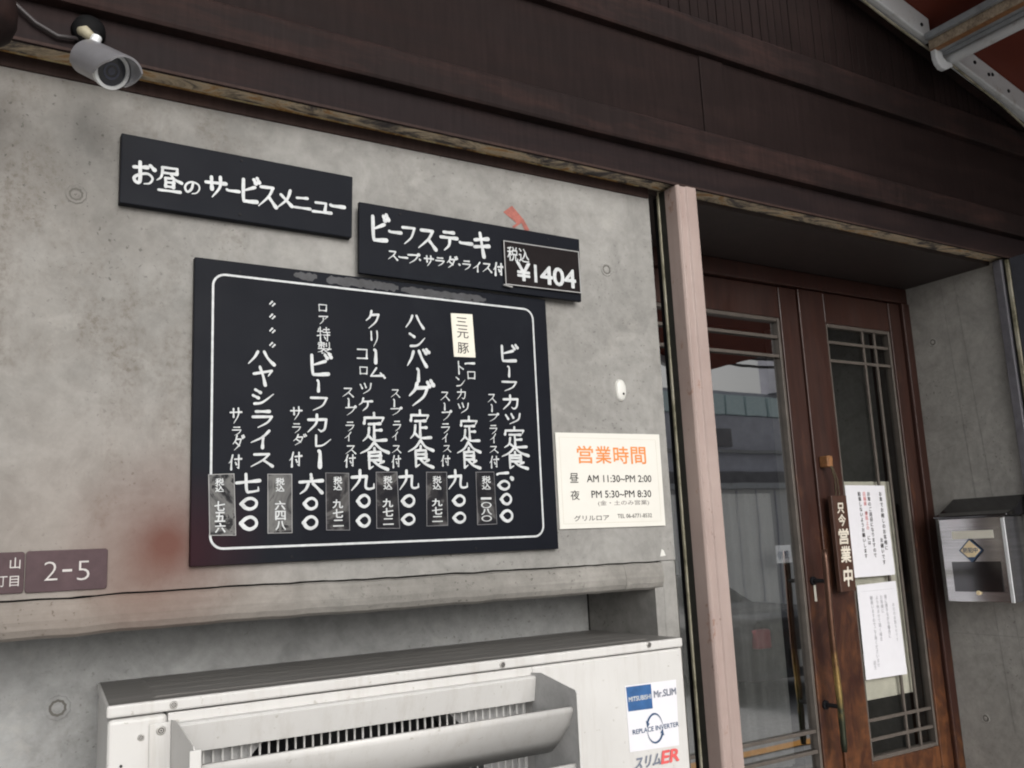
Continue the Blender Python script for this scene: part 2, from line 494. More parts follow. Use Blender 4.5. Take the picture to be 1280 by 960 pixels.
class Plane:
    """a flat surface to write on: o + u*a + v*b, lettering kept a hair above it"""
    def __init__(s, o, u, v, n): s.o = Vector(o); s.u = Vector(u); s.v = Vector(v); s.n = Vector(n); s.k = 0
    def P(s, a, b_, h=0): return s.o + s.u * a + s.v * b_ + s.n * h
FRONT = lambda y: Plane((0, y, 0), (1, 0, 0), (0, 0, 1), (0, -1, 0))
SHIFT = ((0, 0), (-1, 0), (1, 0), (0, -1), (0, 1), (.7, .7), (-.7, .7), (.7, -.7), (-.7, -.7))   # thick print: the same glyph laid down again, shifted a little
def text_fit(mb, pl, s_, a0, a1, b0, b1, bold=0.0, skew=0.0, h=.0004):
    thin = min(bold, 0); bold = max(bold, 0)          # negative: a lighter cut of the letter
    vs, fs, x0, x1, y0, y1 = textmesh(s_, thin)
    sx = (a1 - a0) / max(x1 - x0, 1e-6); sy = (b1 - b0) / max(y1 - y0, 1e-6)
    for j, (u_, v_) in enumerate(SHIFT if bold else ((0, 0),)):
        mb.add([pl.P(a0 + (x - x0 + u_ * bold) * sx + skew * (y - y0) * sy, b0 + (y - y0 + v_ * bold) * sy, h + j * 5e-6) for x, y in vs], fs)
    mb.open = True
def vtext(mb, pl, s_, ca, top, step, size, bold=0.0, h=.0004):
    """a column of characters set one under another, natural proportions"""
    for i, ch in enumerate(s_):
        if ch == ' ': continue
        vs, fs, x0, x1, y0, y1 = textmesh(ch)
        cb = top - step * (i + .5)
        # em box of a CJK glyph: width 1, baseline offset .38
        for j, (u_, v_) in enumerate(SHIFT[:5] if bold else ((0, 0),)):
            mb.add([pl.P(ca + (x - .5 + u_ * bold) * size, cb + (y - .38 + v_ * bold) * size, h + j * 5e-6) for x, y in vs], fs)
    mb.open = True

# brush characters, drawn stroke by stroke on a 100 x 100 field (y down); '>' = the stroke thins out at its end
G = {
'ハ': '38,10 28,45 5,90>;60,8 75,50 95,88', 'ヤ': '8,42 92,22 74,50>;35,5 50,50 60,98',
'シ': '15,10 38,25;5,42 28,56;10,90 45,82 95,30>', 'ラ': '22,12 78,10;8,42 90,38 70,70 30,97>',
'イ': '85,5 55,40 5,70>;58,38 56,98', 'ス': '18,15 78,12 55,50 5,95>;55,52 92,92',
'サ': '5,35 95,30;30,10 33,62;70,5 70,50 35,98>',
'ダ': '38,5 28,35 5,60>;35,28 72,25 55,65 15,98>;28,48 55,68;78,5 84,20;90,0 97,14',
'ク': '40,5 30,35 5,58>;36,25 85,20 65,60 20,97>', 'リ': '20,10 22,60;75,5 76,50 40,97>',
'コ': '10,15 88,12 85,85;8,88 90,85', 'ロ': '15,15 18,90;15,15 88,12 82,88;18,85 84,82',
'ム': '45,5 10,85 85,75;68,52 95,95', 'ツ': '8,25 22,55;40,15 52,45;92,12 80,60 30,97>',
'ケ': '35,5 25,35 5,55>;28,30 95,26;65,30 60,65 30,97>', 'ン': '12,15 35,32;15,90 55,80 95,35>',
'バ': '30,20 22,55 3,92>;55,15 68,55 85,92;74,8 84,24;88,2 98,18',
'グ': '35,12 25,38 3,60>;30,30 74,26 58,62 15,97>;74,6 82,20;88,0 97,15',
'|': '40,3 58,18 52,97', '-': '3,42 18,56 97,48',
'フ': '8,15 88,12 65,60 20,95>', 'カ': '8,32 85,28 78,75 62,90 50,80>;45,5 40,50 5,95>',
'レ': '25,5 25,85 60,75 97,30>', 'ビ': '18,8 20,85 35,92 85,88;75,32 20,52>;72,2 82,18;88,-4 98,12',
'プ': '5,25 75,22 60,60 15,97>;80,14 88,4 97,12 90,22 80,14', 'ア': '8,18 88,12 60,45>;48,30 45,60 15,97>',
'ト': '30,3 32,97;32,38 80,60', 'テ': '22,12 78,10;5,38 95,34;55,38 50,70 22,97>',
'キ': '12,32 88,22;8,60 92,50;42,3 60,97', 'メ': '72,5 55,50 8,95>;25,32 80,80',
'ニ': '18,22 80,18;3,82 97,78', 'ュ': '18,25 72,22 65,78;3,82 97,78',
'の': '55,20 45,60 22,85 8,60 20,30 50,15 85,25 92,55 75,82 50,92>',
'お': '8,28 62,22;32,3 34,80 18,88 10,72 30,55 65,48 85,62 75,85 50,92>;74,12 94,28',
'昼': '22,8 80,6 78,28;22,30 78,28;24,8 20,45 3,62>;55,30 70,48 97,58;35,48 36,82;35,48 68,46 67,82;36,64 67,63;36,80 67,80;10,97 92,95',
'付': '32,5 20,40 3,58>;22,38 20,97;45,32 95,28;75,5 75,90 62,82>;52,52 60,66',
'定': '50,0 50,14;12,20 10,36;12,18 88,16 80,32>;28,38 74,36;50,38 50,88;50,60 78,58;30,52 24,80 5,98>;25,78 50,94 97,93',
'食': '50,0 30,25 2,42>;50,2 70,24 98,38;50,22 50,34;30,38 30,95 45,86>;30,38 70,36 70,66;30,51 70,50;30,65 70,64;80,70 62,80>;45,66 65,85 95,97',
'特': '18,12 10,35>;8,32 45,28;28,3 28,97;5,62 45,52>;52,18 92,15;72,2 72,35;48,36 97,34;50,54 96,52;80,38 80,92 68,86>;58,66 66,78',
'製': '8,10 48,8;5,22 52,20;28,0 28,48;12,32 12,46;12,32 46,31 46,44;64,8 64,36;84,2 84,48 76,44>;5,58 95,56;45,60 25,80 3,88>;32,72 32,96 50,90>;80,62 60,72>;48,66 70,86 97,97',
'七': '3,48 97,36;42,3 44,85 60,92 92,86 92,68>', '六': '50,0 52,22;3,38 97,32;38,48 28,75 5,96>;58,46 75,68 95,92',
'九': '5,35 65,30 62,80 75,90 95,85 95,66>;38,3 35,50 5,97>',
'〇': '4,52 35,18 66,10 92,36 88,72 58,92 28,80 8,50', '一': '3,62 25,48 97,38', '.': '20,20 80,80',
'〃': '5,60 50,10;55,90 95,45',
}
CORNER = {}
def brush(mb, pl, ch, a0, a1, b0, b1, wd=.125, jit=1.0):
    """strokes of one character inside the box a0..a1 x b0..b1 (b1 = top)"""
    size = math.sqrt(abs(a1 - a0) * abs(b1 - b0))
    if ch in '|-一': size = max(abs(a1 - a0), abs(b1 - b0)) * (1.05 if ch == '一' else .9)
    if ch == '.': size = abs(a1 - a0) * 5
    if ch == '〃': size = abs(a1 - a0) * 1.9
    hw0 = size * wd / 2
    strokes = G[ch].split(';')
    if len(strokes) >= 8: hw0 *= .70
    for st in strokes:
        taper = st.endswith('>')
        pts = [tuple(float(q) for q in p.split(',')) for p in st.rstrip('>').split()]
        pts = [(a0 + (a1 - a0) * (x + random.uniform(-jit, jit)) / 100, b1 - (b1 - b0) * (y + random.uniform(-jit, jit)) / 100) for x, y in pts]
        # Catmull-Rom where the stroke bends gently, hard corner where it turns sharply
        out = []
        n = len(pts)
        for i in range(n - 1):
            p1, p2 = pts[i], pts[i + 1]
            def tang(j):
                if j <= 0: return (pts[1][0] - pts[0][0], pts[1][1] - pts[0][1])
                if j >= n - 1: return (pts[-1][0] - pts[-2][0], pts[-1][1] - pts[-2][1])
                u = (pts[j][0] - pts[j - 1][0], pts[j][1] - pts[j - 1][1]); v = (pts[j + 1][0] - pts[j][0], pts[j + 1][1] - pts[j][1])
                dot = (u[0] * v[0] + u[1] * v[1]) / (math.hypot(*u) * math.hypot(*v) + 1e-12)
                if dot < .30 and ch not in 'のお〇プ': return None
                return ((u[0] + v[0]) / 2, (u[1] + v[1]) / 2)
            t1, t2 = tang(i), tang(i + 1)
            ch_ = (p2[0] - p1[0], p2[1] - p1[1])
            t1 = t1 or ch_; t2 = t2 or ch_
            m_ = 7
            for k in range(m_ + (i == n - 2)):
                t = k / m_; h00 = 2 * t**3 - 3 * t * t + 1; h10 = t**3 - 2 * t * t + t; h01 = -2 * t**3 + 3 * t * t; h11 = t**3 - t * t
                out.append((h00 * p1[0] + h10 * t1[0] + h01 * p2[0] + h11 * t2[0], h00 * p1[1] + h10 * t1[1] + h01 * p2[1] + h11 * t2[1]))
        L = len(out)
        for i, p in enumerate(out):
            t = i / (L - 1)
            f = 1.12 - .30 * math.sin(math.pi * min(1, t * 1.15))
            if t < .12: f *= .82 + 1.5 * t
            if taper: f *= 1 if t < .45 else 1 - .72 * (t - .45) / .55
            elif t > .85: f *= 1.06
            r_ = hw0 * f
            pl.k += 1
            hgt = .0004 + (pl.k % 100) * 4e-6
            mb.add([pl.P(p[0] + r_ * math.cos(a * math.pi / 6), p[1] + r_ * math.sin(a * math.pi / 6), hgt) for a in range(12)], [tuple(range(12))])
            if i:
                q = out[i - 1]; dx, dy = p[0] - q[0], p[1] - q[1]; dl = math.hypot(dx, dy)
                if dl > 1e-7:
                    nx, ny = -dy / dl, dx / dl
                    mb.add([pl.P(q[0] + nx * rp, q[1] + ny * rp, hgt + 2e-6), pl.P(q[0] - nx * rp, q[1] - ny * rp, hgt + 2e-6),
                            pl.P(p[0] - nx * r_, p[1] - ny * r_, hgt + 2e-6), pl.P(p[0] + nx * r_, p[1] + ny * r_, hgt + 2e-6)], [(0, 1, 2, 3)])
            rp = r_
    mb.open = True
def brush_px(mb, pl, ch, x0, y0, x1, y1, wd=.125):
    yy = pl.o[1]
    cx, cy = (x0 + x1) / 2, (y0 + y1) / 2
    a0 = at(x0, cy, yy)[0]; a1 = at(x1, cy, yy)[0]; b1 = at(cx, y0, yy)[2]; b0 = at(cx, y1, yy)[2]
    brush(mb, pl, ch, a0, a1, b0, b1, wd)

# ================================================================== THE SETTING
X0, XW, XR = -1.6, 1.328, 2.6565          # left end, right edge of the wall, right wall of the doorway
ZT = 2.3375                                # top of the wall under the beam
struct(MB().box(-400, 400, -2.6, 400, -.3, 0).build('pavement', 'pavement'))
struct(MB().box(-400, 400, -9.598, -2.604, -.3, -.06).build('road', 'asphalt'))
t = MB()
t.box(-400, 400, -3.35, -3.22, -.055, -.052); struct(t.build('road_line', 'line_orange'))
t = MB(); t.box(-400, 400, -8.9, -8.75, -.055, -.052); struct(t.build('road_edge_line', 'line_orange'))
struct(MB().box(-400, 400, -600, -9.6, -.3, .1).build('far_pavement', 'pavement'))

# ---- concrete wall
wall = thing('concrete_wall', (0, 0, 0), 'grey cast concrete wall that carries the black menu boards', 'wall')
NX = 1.2665                                # right side of the niche
def ragged(x0, x1, z, n, amp, seed):
    rr = random.Random(seed); out = []; zz = 0
    for i in range(n + 1):
        zz = zz * .8 + rr.uniform(-amp, amp)
        out.append((x0 + (x1 - x0) * i / n, z + zz))
    return out
ZC = 1.5385
crack = ragged(X0, 1.286, ZC, 150, .0011, 3)
top = MB()
poly = [(x, z + .0018) for x, z in crack] + [(1.286, ZC + .0012), (XW, ZC + .0012), (XW, 2.62), (X0, 2.62)]
poly = [p for i, p in enumerate(poly) if i == 0 or p != poly[i - 1]]
n = len(poly)
top.add([(x, 0, z) for x, z in poly], [tuple(range(n))])
top.add([(XW, 0, 0), (XW, .31, 0), (XW, .31, 2.62), (XW, 0, 2.62)], [(0, 1, 2, 3)])
top.add([(x, 0, z + .0018) for x, z in crack] + [(x, .03, z + .0018) for x, z in crack],
        [(i, i + 1, i + 1 + len(crack), i + len(crack)) for i in range(len(crack) - 1)])
top.open = True
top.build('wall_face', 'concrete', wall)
t = MB().box(1.2885, XW - .0005, -.0, .30, 0, ZC + .001)
t.build('pier', 'concrete', wall, bevel=.004)
t = MB().box(X0, 1.29, .0125, .0165, ZC - .03, ZC + .02); t.build('gap_filler', 'crack_dark', wall)
t = MB().box(1.2864, 1.2884, .004, .0164, 1.0, ZC); t.build('gap_filler', 'crack_dark', wall)
# mortar ledge: bull-nosed strip under the crack
prof = [(0, 0), (-.006, -.003), (-.010, -.014), (-.0125, -.028), (-.011, -.040), (-.006, -.049), (.002, -.0535), (.03, -.054)]
def ledge(x0, x1, seed, name):
    lb = MB(); xs = [x0 + (x1 - x0) * i / 130 for i in range(131)] if x1 - x0 > .4 else [x0 + (x1 - x0) * i / 10 for i in range(11)]
    rr = random.Random(seed); P_ = []; k = 0
    for i, x in enumerate(xs):
        zc = min(crack, key=lambda c: abs(c[0] - x))[1] if x < 1.286 else ZC
        k = k * .85 + rr.uniform(-.0005, .0005)
        wob = .0022 * math.sin(x * 5 + 1) + k
        P_ += [(x, p[0] + (wob if 0 < j < 7 else 0), zc - .0010 + p[1]) for j, p in enumerate(prof)]
    m_ = len(prof); F = []
    for i in range(len(xs) - 1):
        for j in range(m_ - 1): F.append((i * m_ + j, i * m_ + j + 1, (i + 1) * m_ + j + 1, (i + 1) * m_ + j))
        F.append((i * m_ + m_ - 1, i * m_, (i + 1) * m_, (i + 1) * m_ + m_ - 1))
    F += [tuple(range(m_)), tuple(range((len(xs) - 1) * m_, len(xs) * m_))[::-1]]
    lb.add(P_, F); return lb.build(name, 'mortar', wall)
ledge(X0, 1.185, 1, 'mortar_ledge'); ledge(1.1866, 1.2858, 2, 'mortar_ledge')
# strip right of the niche, split off by a vertical crack
t = MB(); zs = [i / 40 * 1.486 for i in range(41)]
rr = random.Random(5); k = 0; L_ = []
for z in zs:
    k = k * .8 + rr.uniform(-.0008, .0008); L_.append(1.2862 + k)
t.add([(NX, -.001, z) for z in zs] + [(x, -.001, z) for x, z in zip(L_, zs)] + [(NX, .235, z) for z in zs] + [(x, .02, z) for x, z in zip(L_, zs)],
      [(i, i + 1, i + 42, i + 41) for i in range(40)] + [(i, i + 1, i + 83, i + 82) for i in range(40)] + [(i + 41, i + 42, i + 124, i + 123) for i in range(40)])
t.open = True
t.build('niche_edge', 'concrete', wall)
t = MB(); t.open = True
t.quad((X0, .233, 0), (NX, .233, 0), (NX, .233, 1.50), (X0, .233, 1.50)); t.build('niche_back', 'concrete_niche', wall)
t = MB(); t.open = True
t.quad((X0, .029, 1.4855), (NX, .029, 1.4855), (NX, .233, 1.4855), (X0, .233, 1.4855)); t.build('niche_soffit', 'concrete_niche', wall)
MB().tube([(1.2655, .2325, .2), (1.2655, .2325, 1.485)], .0022, 6).build('corner_joint', 'crack_dark', wall)
# form tie holes
def tie(parent, c, nrm, r_=.014, mat='concrete'):
    c = Vector(c); nrm = Vector(nrm).normalized(); u = nrm.cross(Vector((0, 0, 1))).normalized(); v = nrm.cross(u)
    def ring(rad, h): return [c + nrm * h + (u * math.cos(2 * math.pi * k / 20) + v * math.sin(2 * math.pi * k / 20)) * rad * (1 + .05 * math.sin(3 * k)) for k in range(20)]
    spec = [(r_ * 1.12, .0002), (r_, .0016), (r_ * .86, .0012), (r_ * .72, .0004), (r_ * .42, .0004), (r_ * .30, .0013)]
    P_ = [p for rad, h in spec for p in ring(rad, h)]
    F = [(i * 20 + k, i * 20 + (k + 1) % 20, (i + 1) * 20 + (k + 1) % 20, (i + 1) * 20 + k) for i in range(5) for k in range(20)]
    F.append(tuple(range(100, 120)))
    t = MB().add(P_, F); t.open = True
    h = t.build('tie_hole', mat, parent, smooth=False)
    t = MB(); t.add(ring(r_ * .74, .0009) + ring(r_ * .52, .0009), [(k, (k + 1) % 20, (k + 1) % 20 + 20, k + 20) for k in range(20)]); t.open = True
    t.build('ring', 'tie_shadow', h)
tie(wall, (.161, 0, 2.150), (0, -1, 0)); tie(wall, (1.195, 0, 2.156), (0, -1, 0))
tie(wall, at(72, 885, .233), (0, -1, 0), .018, 'concrete_niche')
# pale oval plug, hairline scratches
t = MB()
oc = Vector((1.2105, 0, 1.894)); NR = 28
for h, f in ((0, 1), (.003, .97), (.006, .82), (.0075, .5)):
    t.v += [(oc[0] + .0135 * f * math.copysign(abs(math.cos(a)) ** .9, math.cos(a)), -h, oc[2] + .0235 * f * math.copysign(abs(math.sin(a)) ** .8, math.sin(a))) for a in (2 * math.pi * k / NR for k in range(NR))]
t.f = [(i * NR + k, i * NR + (k + 1) % NR, (i + 1) * NR + (k + 1) % NR, (i + 1) * NR + k) for i in range(3) for k in range(NR)] + [tuple(range(3 * NR, 4 * NR))]
o = t.build('wall_plug', 'plastic_white', smooth=True); tag(o, 'small white oval plug on the bare concrete above the opening hours notice', 'plug')
t = MB().disc((1.213, -.0082, 1.886), (0, -1, 0), .0028, 10); t.open = True
h_ = t.build('hole', 'ink', o)
t = MB()
for (x, z, l, a) in ((1.075, 1.635, .018, 1.4), (1.16, 1.612, .016, .1), (.985, 1.628, .012, -.6), (1.0, 1.617, .012, -.6), (1.02, 1.607, .006, -.5)):
    dx, dz = math.cos(a) * l / 2, math.sin(a) * l / 2
    t.add([(x - dx, -.0006, z - dz - .0008), (x + dx, -.0006, z + dz - .0008), (x + dx, -.0006, z + dz + .0008), (x - dx, -.0006, z - dz + .0008)], [(0, 1, 2, 3)])
t.open = True; t.build('scratch', 'ink_brown', wall)
t = MB(); t.add([(1.287, -.0006, 1.548), (1.302, -.0006, 1.549), (1.297, -.0012, 1.560), (1.292, -.0006, 1.563)], [(0, 1, 2, 3)]); t.open = True
t.build('chip', 'plastic_white', wall)

# ---- beam and boarded front above the wall
beam = thing('beam', (0, 0, 2.34), 'dark brown steel beam with flaking rusty underside above the concrete wall', 'beam')
XE = 4.6
MB().box(X0, XW - .002, -.004, .05, ZT, 2.3615).build('lower_flange', 'strip_dark', beam, bevel=.0015)
t = MB(); t.open = True
t.quad((X0, -.0495, 2.3618), (XE, -.0495, 2.3618), (XE, .02, 2.3618), (X0, .02, 2.3618)); t.build('underside', 'rust_track', beam)
MB().box(X0, XW - .03, -.0065, -.0035, 2.3600, 2.3622).build('rust_edge', 'rust_edge', beam)
MB().box(X0, XE, -.0495, -.0415, 2.3606, 2.3616).build('worn_lip', 'worn_lip', beam)
MB().box(X0, XE, -.057, -.0500, 2.3555, 2.4305).build('fascia_plate', 'fascia', beam, bevel=.0012)
MB().box(X0, XE, -.0595, -.0572, 2.3545, 2.3600).build('drip_lip', 'strip_dark', beam, bevel=.0008)
MB().box(X0, XE, -.0498, .02, 2.3625, 2.62).build('beam_core', 'fascia_panel', beam)

front = thing('boarded_front', (0, -.05, 2.42), 'dark brown sheet metal shop front with raised horizontal rails above the beam', 'facade')
t = MB().prism([(-.0575, 2.422), (-.078, 2.424), (-.080, 2.430), (-.080, 2.488), (-.077, 2.492), (-.0575, 2.492)], 'x', X0, XE)
t.build('rail', 'fascia_board', front, bevel=.0012)
t = MB().prism([(-.0575, 2.690), (-.078, 2.692), (-.080, 2.698), (-.080, 2.772), (-.077, 2.776), (-.0575, 2.776)], 'x', X0, XE)
t.build('rail', 'fascia_board', front, bevel=.0012)
t = MB(); x = X0; rr = random.Random(11)                     # shallow pressed sheets between the rails
MB().box(X0, XE, -.062, -.0574, 2.4925, 2.6895).build('panel', 'fascia_panel', front)
MB().box(1.457, 1.532, -.066, -.0622, 2.4930, 2.6890).build('batten', 'fascia_panel', front, bevel=.002)
MB().box(.20, .275, -.068, -.0622, 2.4930, 2.6890).build('batten', 'fascia_panel', front, bevel=.002)
MB().box(X0, XE, -.058, -.0500, 2.7765, 4.2).build('backing', 'fascia_panel', front)
x = .6
while x < 4.5:                                               # upright ribbed siding under the awning
    wv = .030 + rr.uniform(-.004, .004)
    MB().box(x, x + wv - .0018, -.0605 - rr.uniform(0, .0015), -.0581, 2.7770, 3.9).build('siding_board', 'fascia_panel', front, bevel=.0012, seg=1)
    x += wv
# sloping dark trim under the awning rail
def slope(x, z0=3.006, x0=2.027, k=-.2857): return z0 + (x - x0) * k
t = MB().prism([(1.2, slope(1.2)), (3.35, slope(3.35)), (3.35, slope(3.35) + .05), (1.2, slope(1.2) + .05)], 'y', -.092, -.0665)
t.build('trim', 'fascia_board', front, bevel=.002)

# ---- doorway
recess = thing('doorway_recess', (2.6565, .15, 0), 'plain grey concrete side wall at the right of the door recess', 'wall')
MB().box(XR, 4.6, -.015, .9, 0, 2.3545).build('side_wall', 'concrete_side', recess)
for px, py in ((1166, 428), (1232, 898)):
    r_ = AX.transposed() @ Vector((px - 640, py - 480, FOC)); p = CAM + r_ * (XR / r_[0])
    tie(recess, p, (-1, 0, 0), .012, 'concrete_side')
for (y0, z0, y1, z1) in ((.165, 2.34, .115, 1.0), (.12, 2.345, .055, 1.0), (.29, 1.80, .18, 1.83), (.27, 1.265, .0, 1.262)):
    d_ = Vector((0, y1 - y0, z1 - z0)).normalized() * 1; nn = Vector((0, -d_[2], d_[1])) * .0009
    a_, b_ = Vector((XR - .0005, y0, z0)), Vector((XR - .0005, y1, z1))
    t = MB(); t.add([a_ - nn, b_ - nn, b_ + nn, a_ + nn], [(0, 1, 2, 3)]); t.open = True
    t.build('form_joint', 'concrete', recess)
struct(MB().box(XW, XR, -.0, .9, 2.3496, 2.3612).build('recess_ceiling', 'soffit'))

endpost = thing('end_post', (2.65, -.04, 0), 'grey steel shutter rail with an olive edge, right of the recess', 'post')
MB().box(2.640, XR + .02, -.0425, -.0170, 0, 2.3535).build('rail', 'grey_steel', endpost, bevel=.002)
MB().box(2.646, XR + .02, -.062, -.0510, 0, 2.3500).build('edge_strip', 'olive_edge', endpost, bevel=.002)
MB().box(2.652, XR + .02, -.0508, -.0428, 0, 2.3530).build('slot', 'rubber', endpost)
pil = tag(MB().box(2.650, 4.6, -.125, -.0625, 0, 2.3530).build('side_panel', 'slate', bevel=.003), 'dark slate coloured panel at the far right edge beside the shutter rail', 'panel')

# ---- pink shutter post
post = thing('shutter_post', (1.385, -.03, 0), 'worn pink painted steel post standing between wall and doors', 'post')
pp = [(1.358, -.020), (1.358, -.0575), (1.362, -.0625), (1.366, -.0625), (1.369, -.0585), (1.384, -.0585), (1.3875, -.0625), (1.414, -.0625), (1.4185, -.0585), (1.4185, -.020)]
MB().prism(pp, 'z', 0, 2.3553).build('post_body', 'pink_steel', post, bevel=.0015)
MB().box(1.3582, 1.4180, -.0198, -.0022, 0, 2.3550).build('channel', 'rubber', post)
MB().box(1.3550, 1.4180, -.0020, .0048, 0, 2.3600).build('edge_strip', 'olive_edge', post, bevel=.0015)
MB().box(1.3640, 1.4170, .0050, .0250, 0, 2.3490).build('rear_flange', 'dark_metal', post)

# ---- doors
door_frame = thing('door_frame', (2.0, .3, 0), 'dark red brown timber frame round the glazed doors', 'door frame')
MB().box(XW, XR - .0005, .285, .42, 2.300, 2.3490).build('head', 'jamb_wood', door_frame, bevel=.003)
MB().box(2.618, XR - .0005, .280, .42, 0, 2.2995).build('jamb', 'jamb_wood', door_frame, bevel=.004)
MB().box(XW + .0005, 1.362, .285, .42, 0, 2.2995).build('jamb', 'jamb_wood', door_frame, bevel=.004)
MB().box(1.363, 2.617, .285, .40, 0, .02).build('sill', 'jamb_wood', door_frame)
def leaf(x0, x1, gx0, gx1, yf, label, verts, glassmat):
    D_ = thing('door', ((x0 + x1) / 2, yf, .02), label, 'door', 'glazed entrance doors')
    G0, G1 = .948, 2.203
    yb = yf + .034
    MB().box(x0, gx0, yf, yb, .022, 2.298).build('stile', 'door_wood', D_, bevel=.003)
    MB().box(gx1, x1, yf, yb, .022, 2.298).build('stile', 'door_wood', D_, bevel=.003)
    MB().box(gx0 + .0004, gx1 - .0004, yf + .002, yb - .002, G1, 2.298).build('top_rail', 'door_wood', D_, bevel=.003)
    MB().box(gx0 + .0004, gx1 - .0004, yf + .002, yb - .002, .022, G0).build('bottom_panel', 'door_wood', D_, bevel=.003)
    bw = .011
    for a in ((gx0, gx0 + bw, G0, G1), (gx1 - bw, gx1, G0, G1), (gx0 + bw, gx1 - bw, G1 - bw, G1), (gx0 + bw, gx1 - bw, G0, G0 + bw)):
        MB().box(a[0] + .0005, a[1] - .0005, yf + .0045, yb - .006, a[2], a[3]).build('bead', 'muntin', D_, bevel=.0015)
    t = MB(); t.open = True
    t.quad((gx0 + bw, yf + .019, G0 + bw), (gx1 - bw, yf + .019, G0 + bw), (gx1 - bw, yf + .019, G1 - bw), (gx0 + bw, yf + .019, G1 - bw))
    t.build('pane', glassmat, D_)
    for z in (2.147, 2.090, 1.055, 1.003):
        MB().box(gx0 + bw, gx1 - bw, yf + .008, yf + .0165, z - .0045, z + .0045).build('muntin', 'muntin', D_, bevel=.001)
    for x in verts:
        MB().box(x - .0042, x + .0042, yf + .0085, yf + .0160, G0 + bw, G1 - bw).build('muntin', 'muntin', D_, bevel=.001)
    return D_
LD = leaf(1.3635, 2.148, 1.432, 2.066, .3000, 'left glazed timber door whose large pane mirrors the street', (1.497, 1.553), 'door_glass')
RD = leaf(2.140, 2.617, 2.252, 2.560, .2915, 'right glazed timber door with two white notices and thin crossing bars', (2.430, 2.487), 'door_glass_plain')
# tarnished pull handle on the meeting stile
def pull(name, x, y, z0, z1, yw, mat, label, rad=.0105):
    H = thing(name, (x, y, z0), label, 'door handle')
    rr = random.Random(2)
    n_ = 24
    MB().tube([(x + .002 * math.sin(i * .35), y, z0 + (z1 - z0) * i / n_) for i in range(n_ + 1)],
              [rad * (1 + .06 * math.sin(i * 2.1)) * (1 if 0 < i < n_ else .8) for i in range(n_ + 1)], 12).build('bar', mat, H, smooth=True)
    for z in (z1 - .085, z0 + .115):
        MB().tube([(x, y, z), (x, yw, z)], .006, 10).build('bracket', 'dark_metal', H)
        MB().tube([(x, yw - .006, z), (x, yw, z)], .012, 16).build('rose', 'dark_metal', H)
    return H
pull('pull_handle', 2.090, .2500, 1.006, 1.536, .2998, 'brass', 'long tarnished brass pull handle on the meeting stile of the doors', .0088)
pa = at(1025.5, 755, .2905)
o = MB().box(2.0905, 2.0985, .2975, .2996, 1.395, 1.445).build('strip_label', 'paper_label', bevel=.0004)
tag(o, 'thin cream paper strip stuck beside the brass handle', 'label')

# hanging open plaque with bead chain
pq = thing('open_plaque', (2.184, .262, 1.417), 'narrow brown wooden plaque with cream brush letters hanging by the right door notices', 'sign')
MB().box(2.151, 2.216, .256, .270, 1.417, 1.684).build('plaque_board', 'plaque_wood', pq, bevel=.002)
t = MB(); pl = FRONT(.2556)
for ch, a0, a1, b0, b1 in (('只', 2.170, 2.197, 1.634, 1.662), ('今', 2.169, 2.199, 1.598, 1.630), ('営', 2.163, 2.204, 1.548, 1.590), ('業', 2.164, 2.205, 1.497, 1.541), ('中', 2.166, 2.202, 1.432, 1.484)):
    text_fit(t, pl, ch, a0, a1, b0, b1, .028, .08)
t.build('lettering', 'plaque_print', pq)
chn = thing('bead_chain', (2.18, .262, 1.684), 'dull bead chain holding the wooden plaque from its block', 'chain')
cpts = [(2.172, .268, 1.775), (2.176, .263, 1.755), (2.183, .262, 1.735), (2.184, .262, 1.71), (2.184, .262, 1.686)]
for k in range(2):
    t = MB()
    for i in range(22):
        f = i / 21 * 4; j = min(3, int(f)); u = f - j
        p = Vector(cpts[j]).lerp(Vector(cpts[j + 1]), u); p.x += (.006 * (f / 4) + .0015) * (1 if k else -1) + .001 * math.sin(i * 1.7); p.y -= .002
        t.tube([p + Vector((0, 0, -.0026)), p + Vector((0, 0, -.0012)), p + Vector((0, 0, .0012)), p + Vector((0, 0, .0026))], [.0012, .0027, .0027, .0012], 6)
    t.build('bead_strand', 'chain', chn, smooth=True)
o = MB().box(2.158, 2.182, .262, .2912, 1.766, 1.798).build('hook_block', 'bare_wood', bevel=.003)
tag(o, 'small bare orange wooden block screwed to the stile above the plaque', 'block')

# notices
NP = FRONT(.2935)
n1 = thing('paper_notice', (2.36, .296, 1.449), 'upper white paper notice with black and red columns on the right door', 'notice')
def sheet(pts, y, th=.0006):
    t = MB(); N_ = len(pts); t.add([(x, y, z) for x, z in pts] + [(x, y + th, z) for x, z in pts], [tuple(range(N_)), tuple(range(2 * N_ - 1, N_ - 1, -1))] + [(i, (i + 1) % N_, (i + 1) % N_ + N_, i + N_) for i in range(N_)]); return t
sheet([(2.262, 1.450), (2.446, 1.449), (2.449, 1.455), (2.445, 1.714), (2.264, 1.716)], .2960).build('sheet', 'paper_white', n1)
NP = FRONT(.2956)
t = MB()
vtext(t, NP, 'お車でお越しのお客様に', 2.421, 1.697, .0160, .0145, .014)
vtext(t, NP, 'お願いです', 2.403, 1.560, .0160, .0145, .014)
vtext(t, NP, 'お車のご送迎になりますので', 2.366, 1.697, .0150, .0140, .014)
vtext(t, NP, '    や    には', 2.346, 1.697, .0143, .0135, .014)
vtext(t, NP, '駐車しないようお願いします', 2.324, 1.697, .0150, .0140, .014)
t.build('lettering', 'ink', n1)
t = MB(); vtext(t, NP, '店舗前 道路上の', 2.346, 1.697, .0143, .0135, .010); t.build('red_lettering', 'ink_red', n1)
n2 = thing('paper_notice', (2.36, .296, 1.165), 'lower white paper notice with faint grey columns on the right door', 'notice')
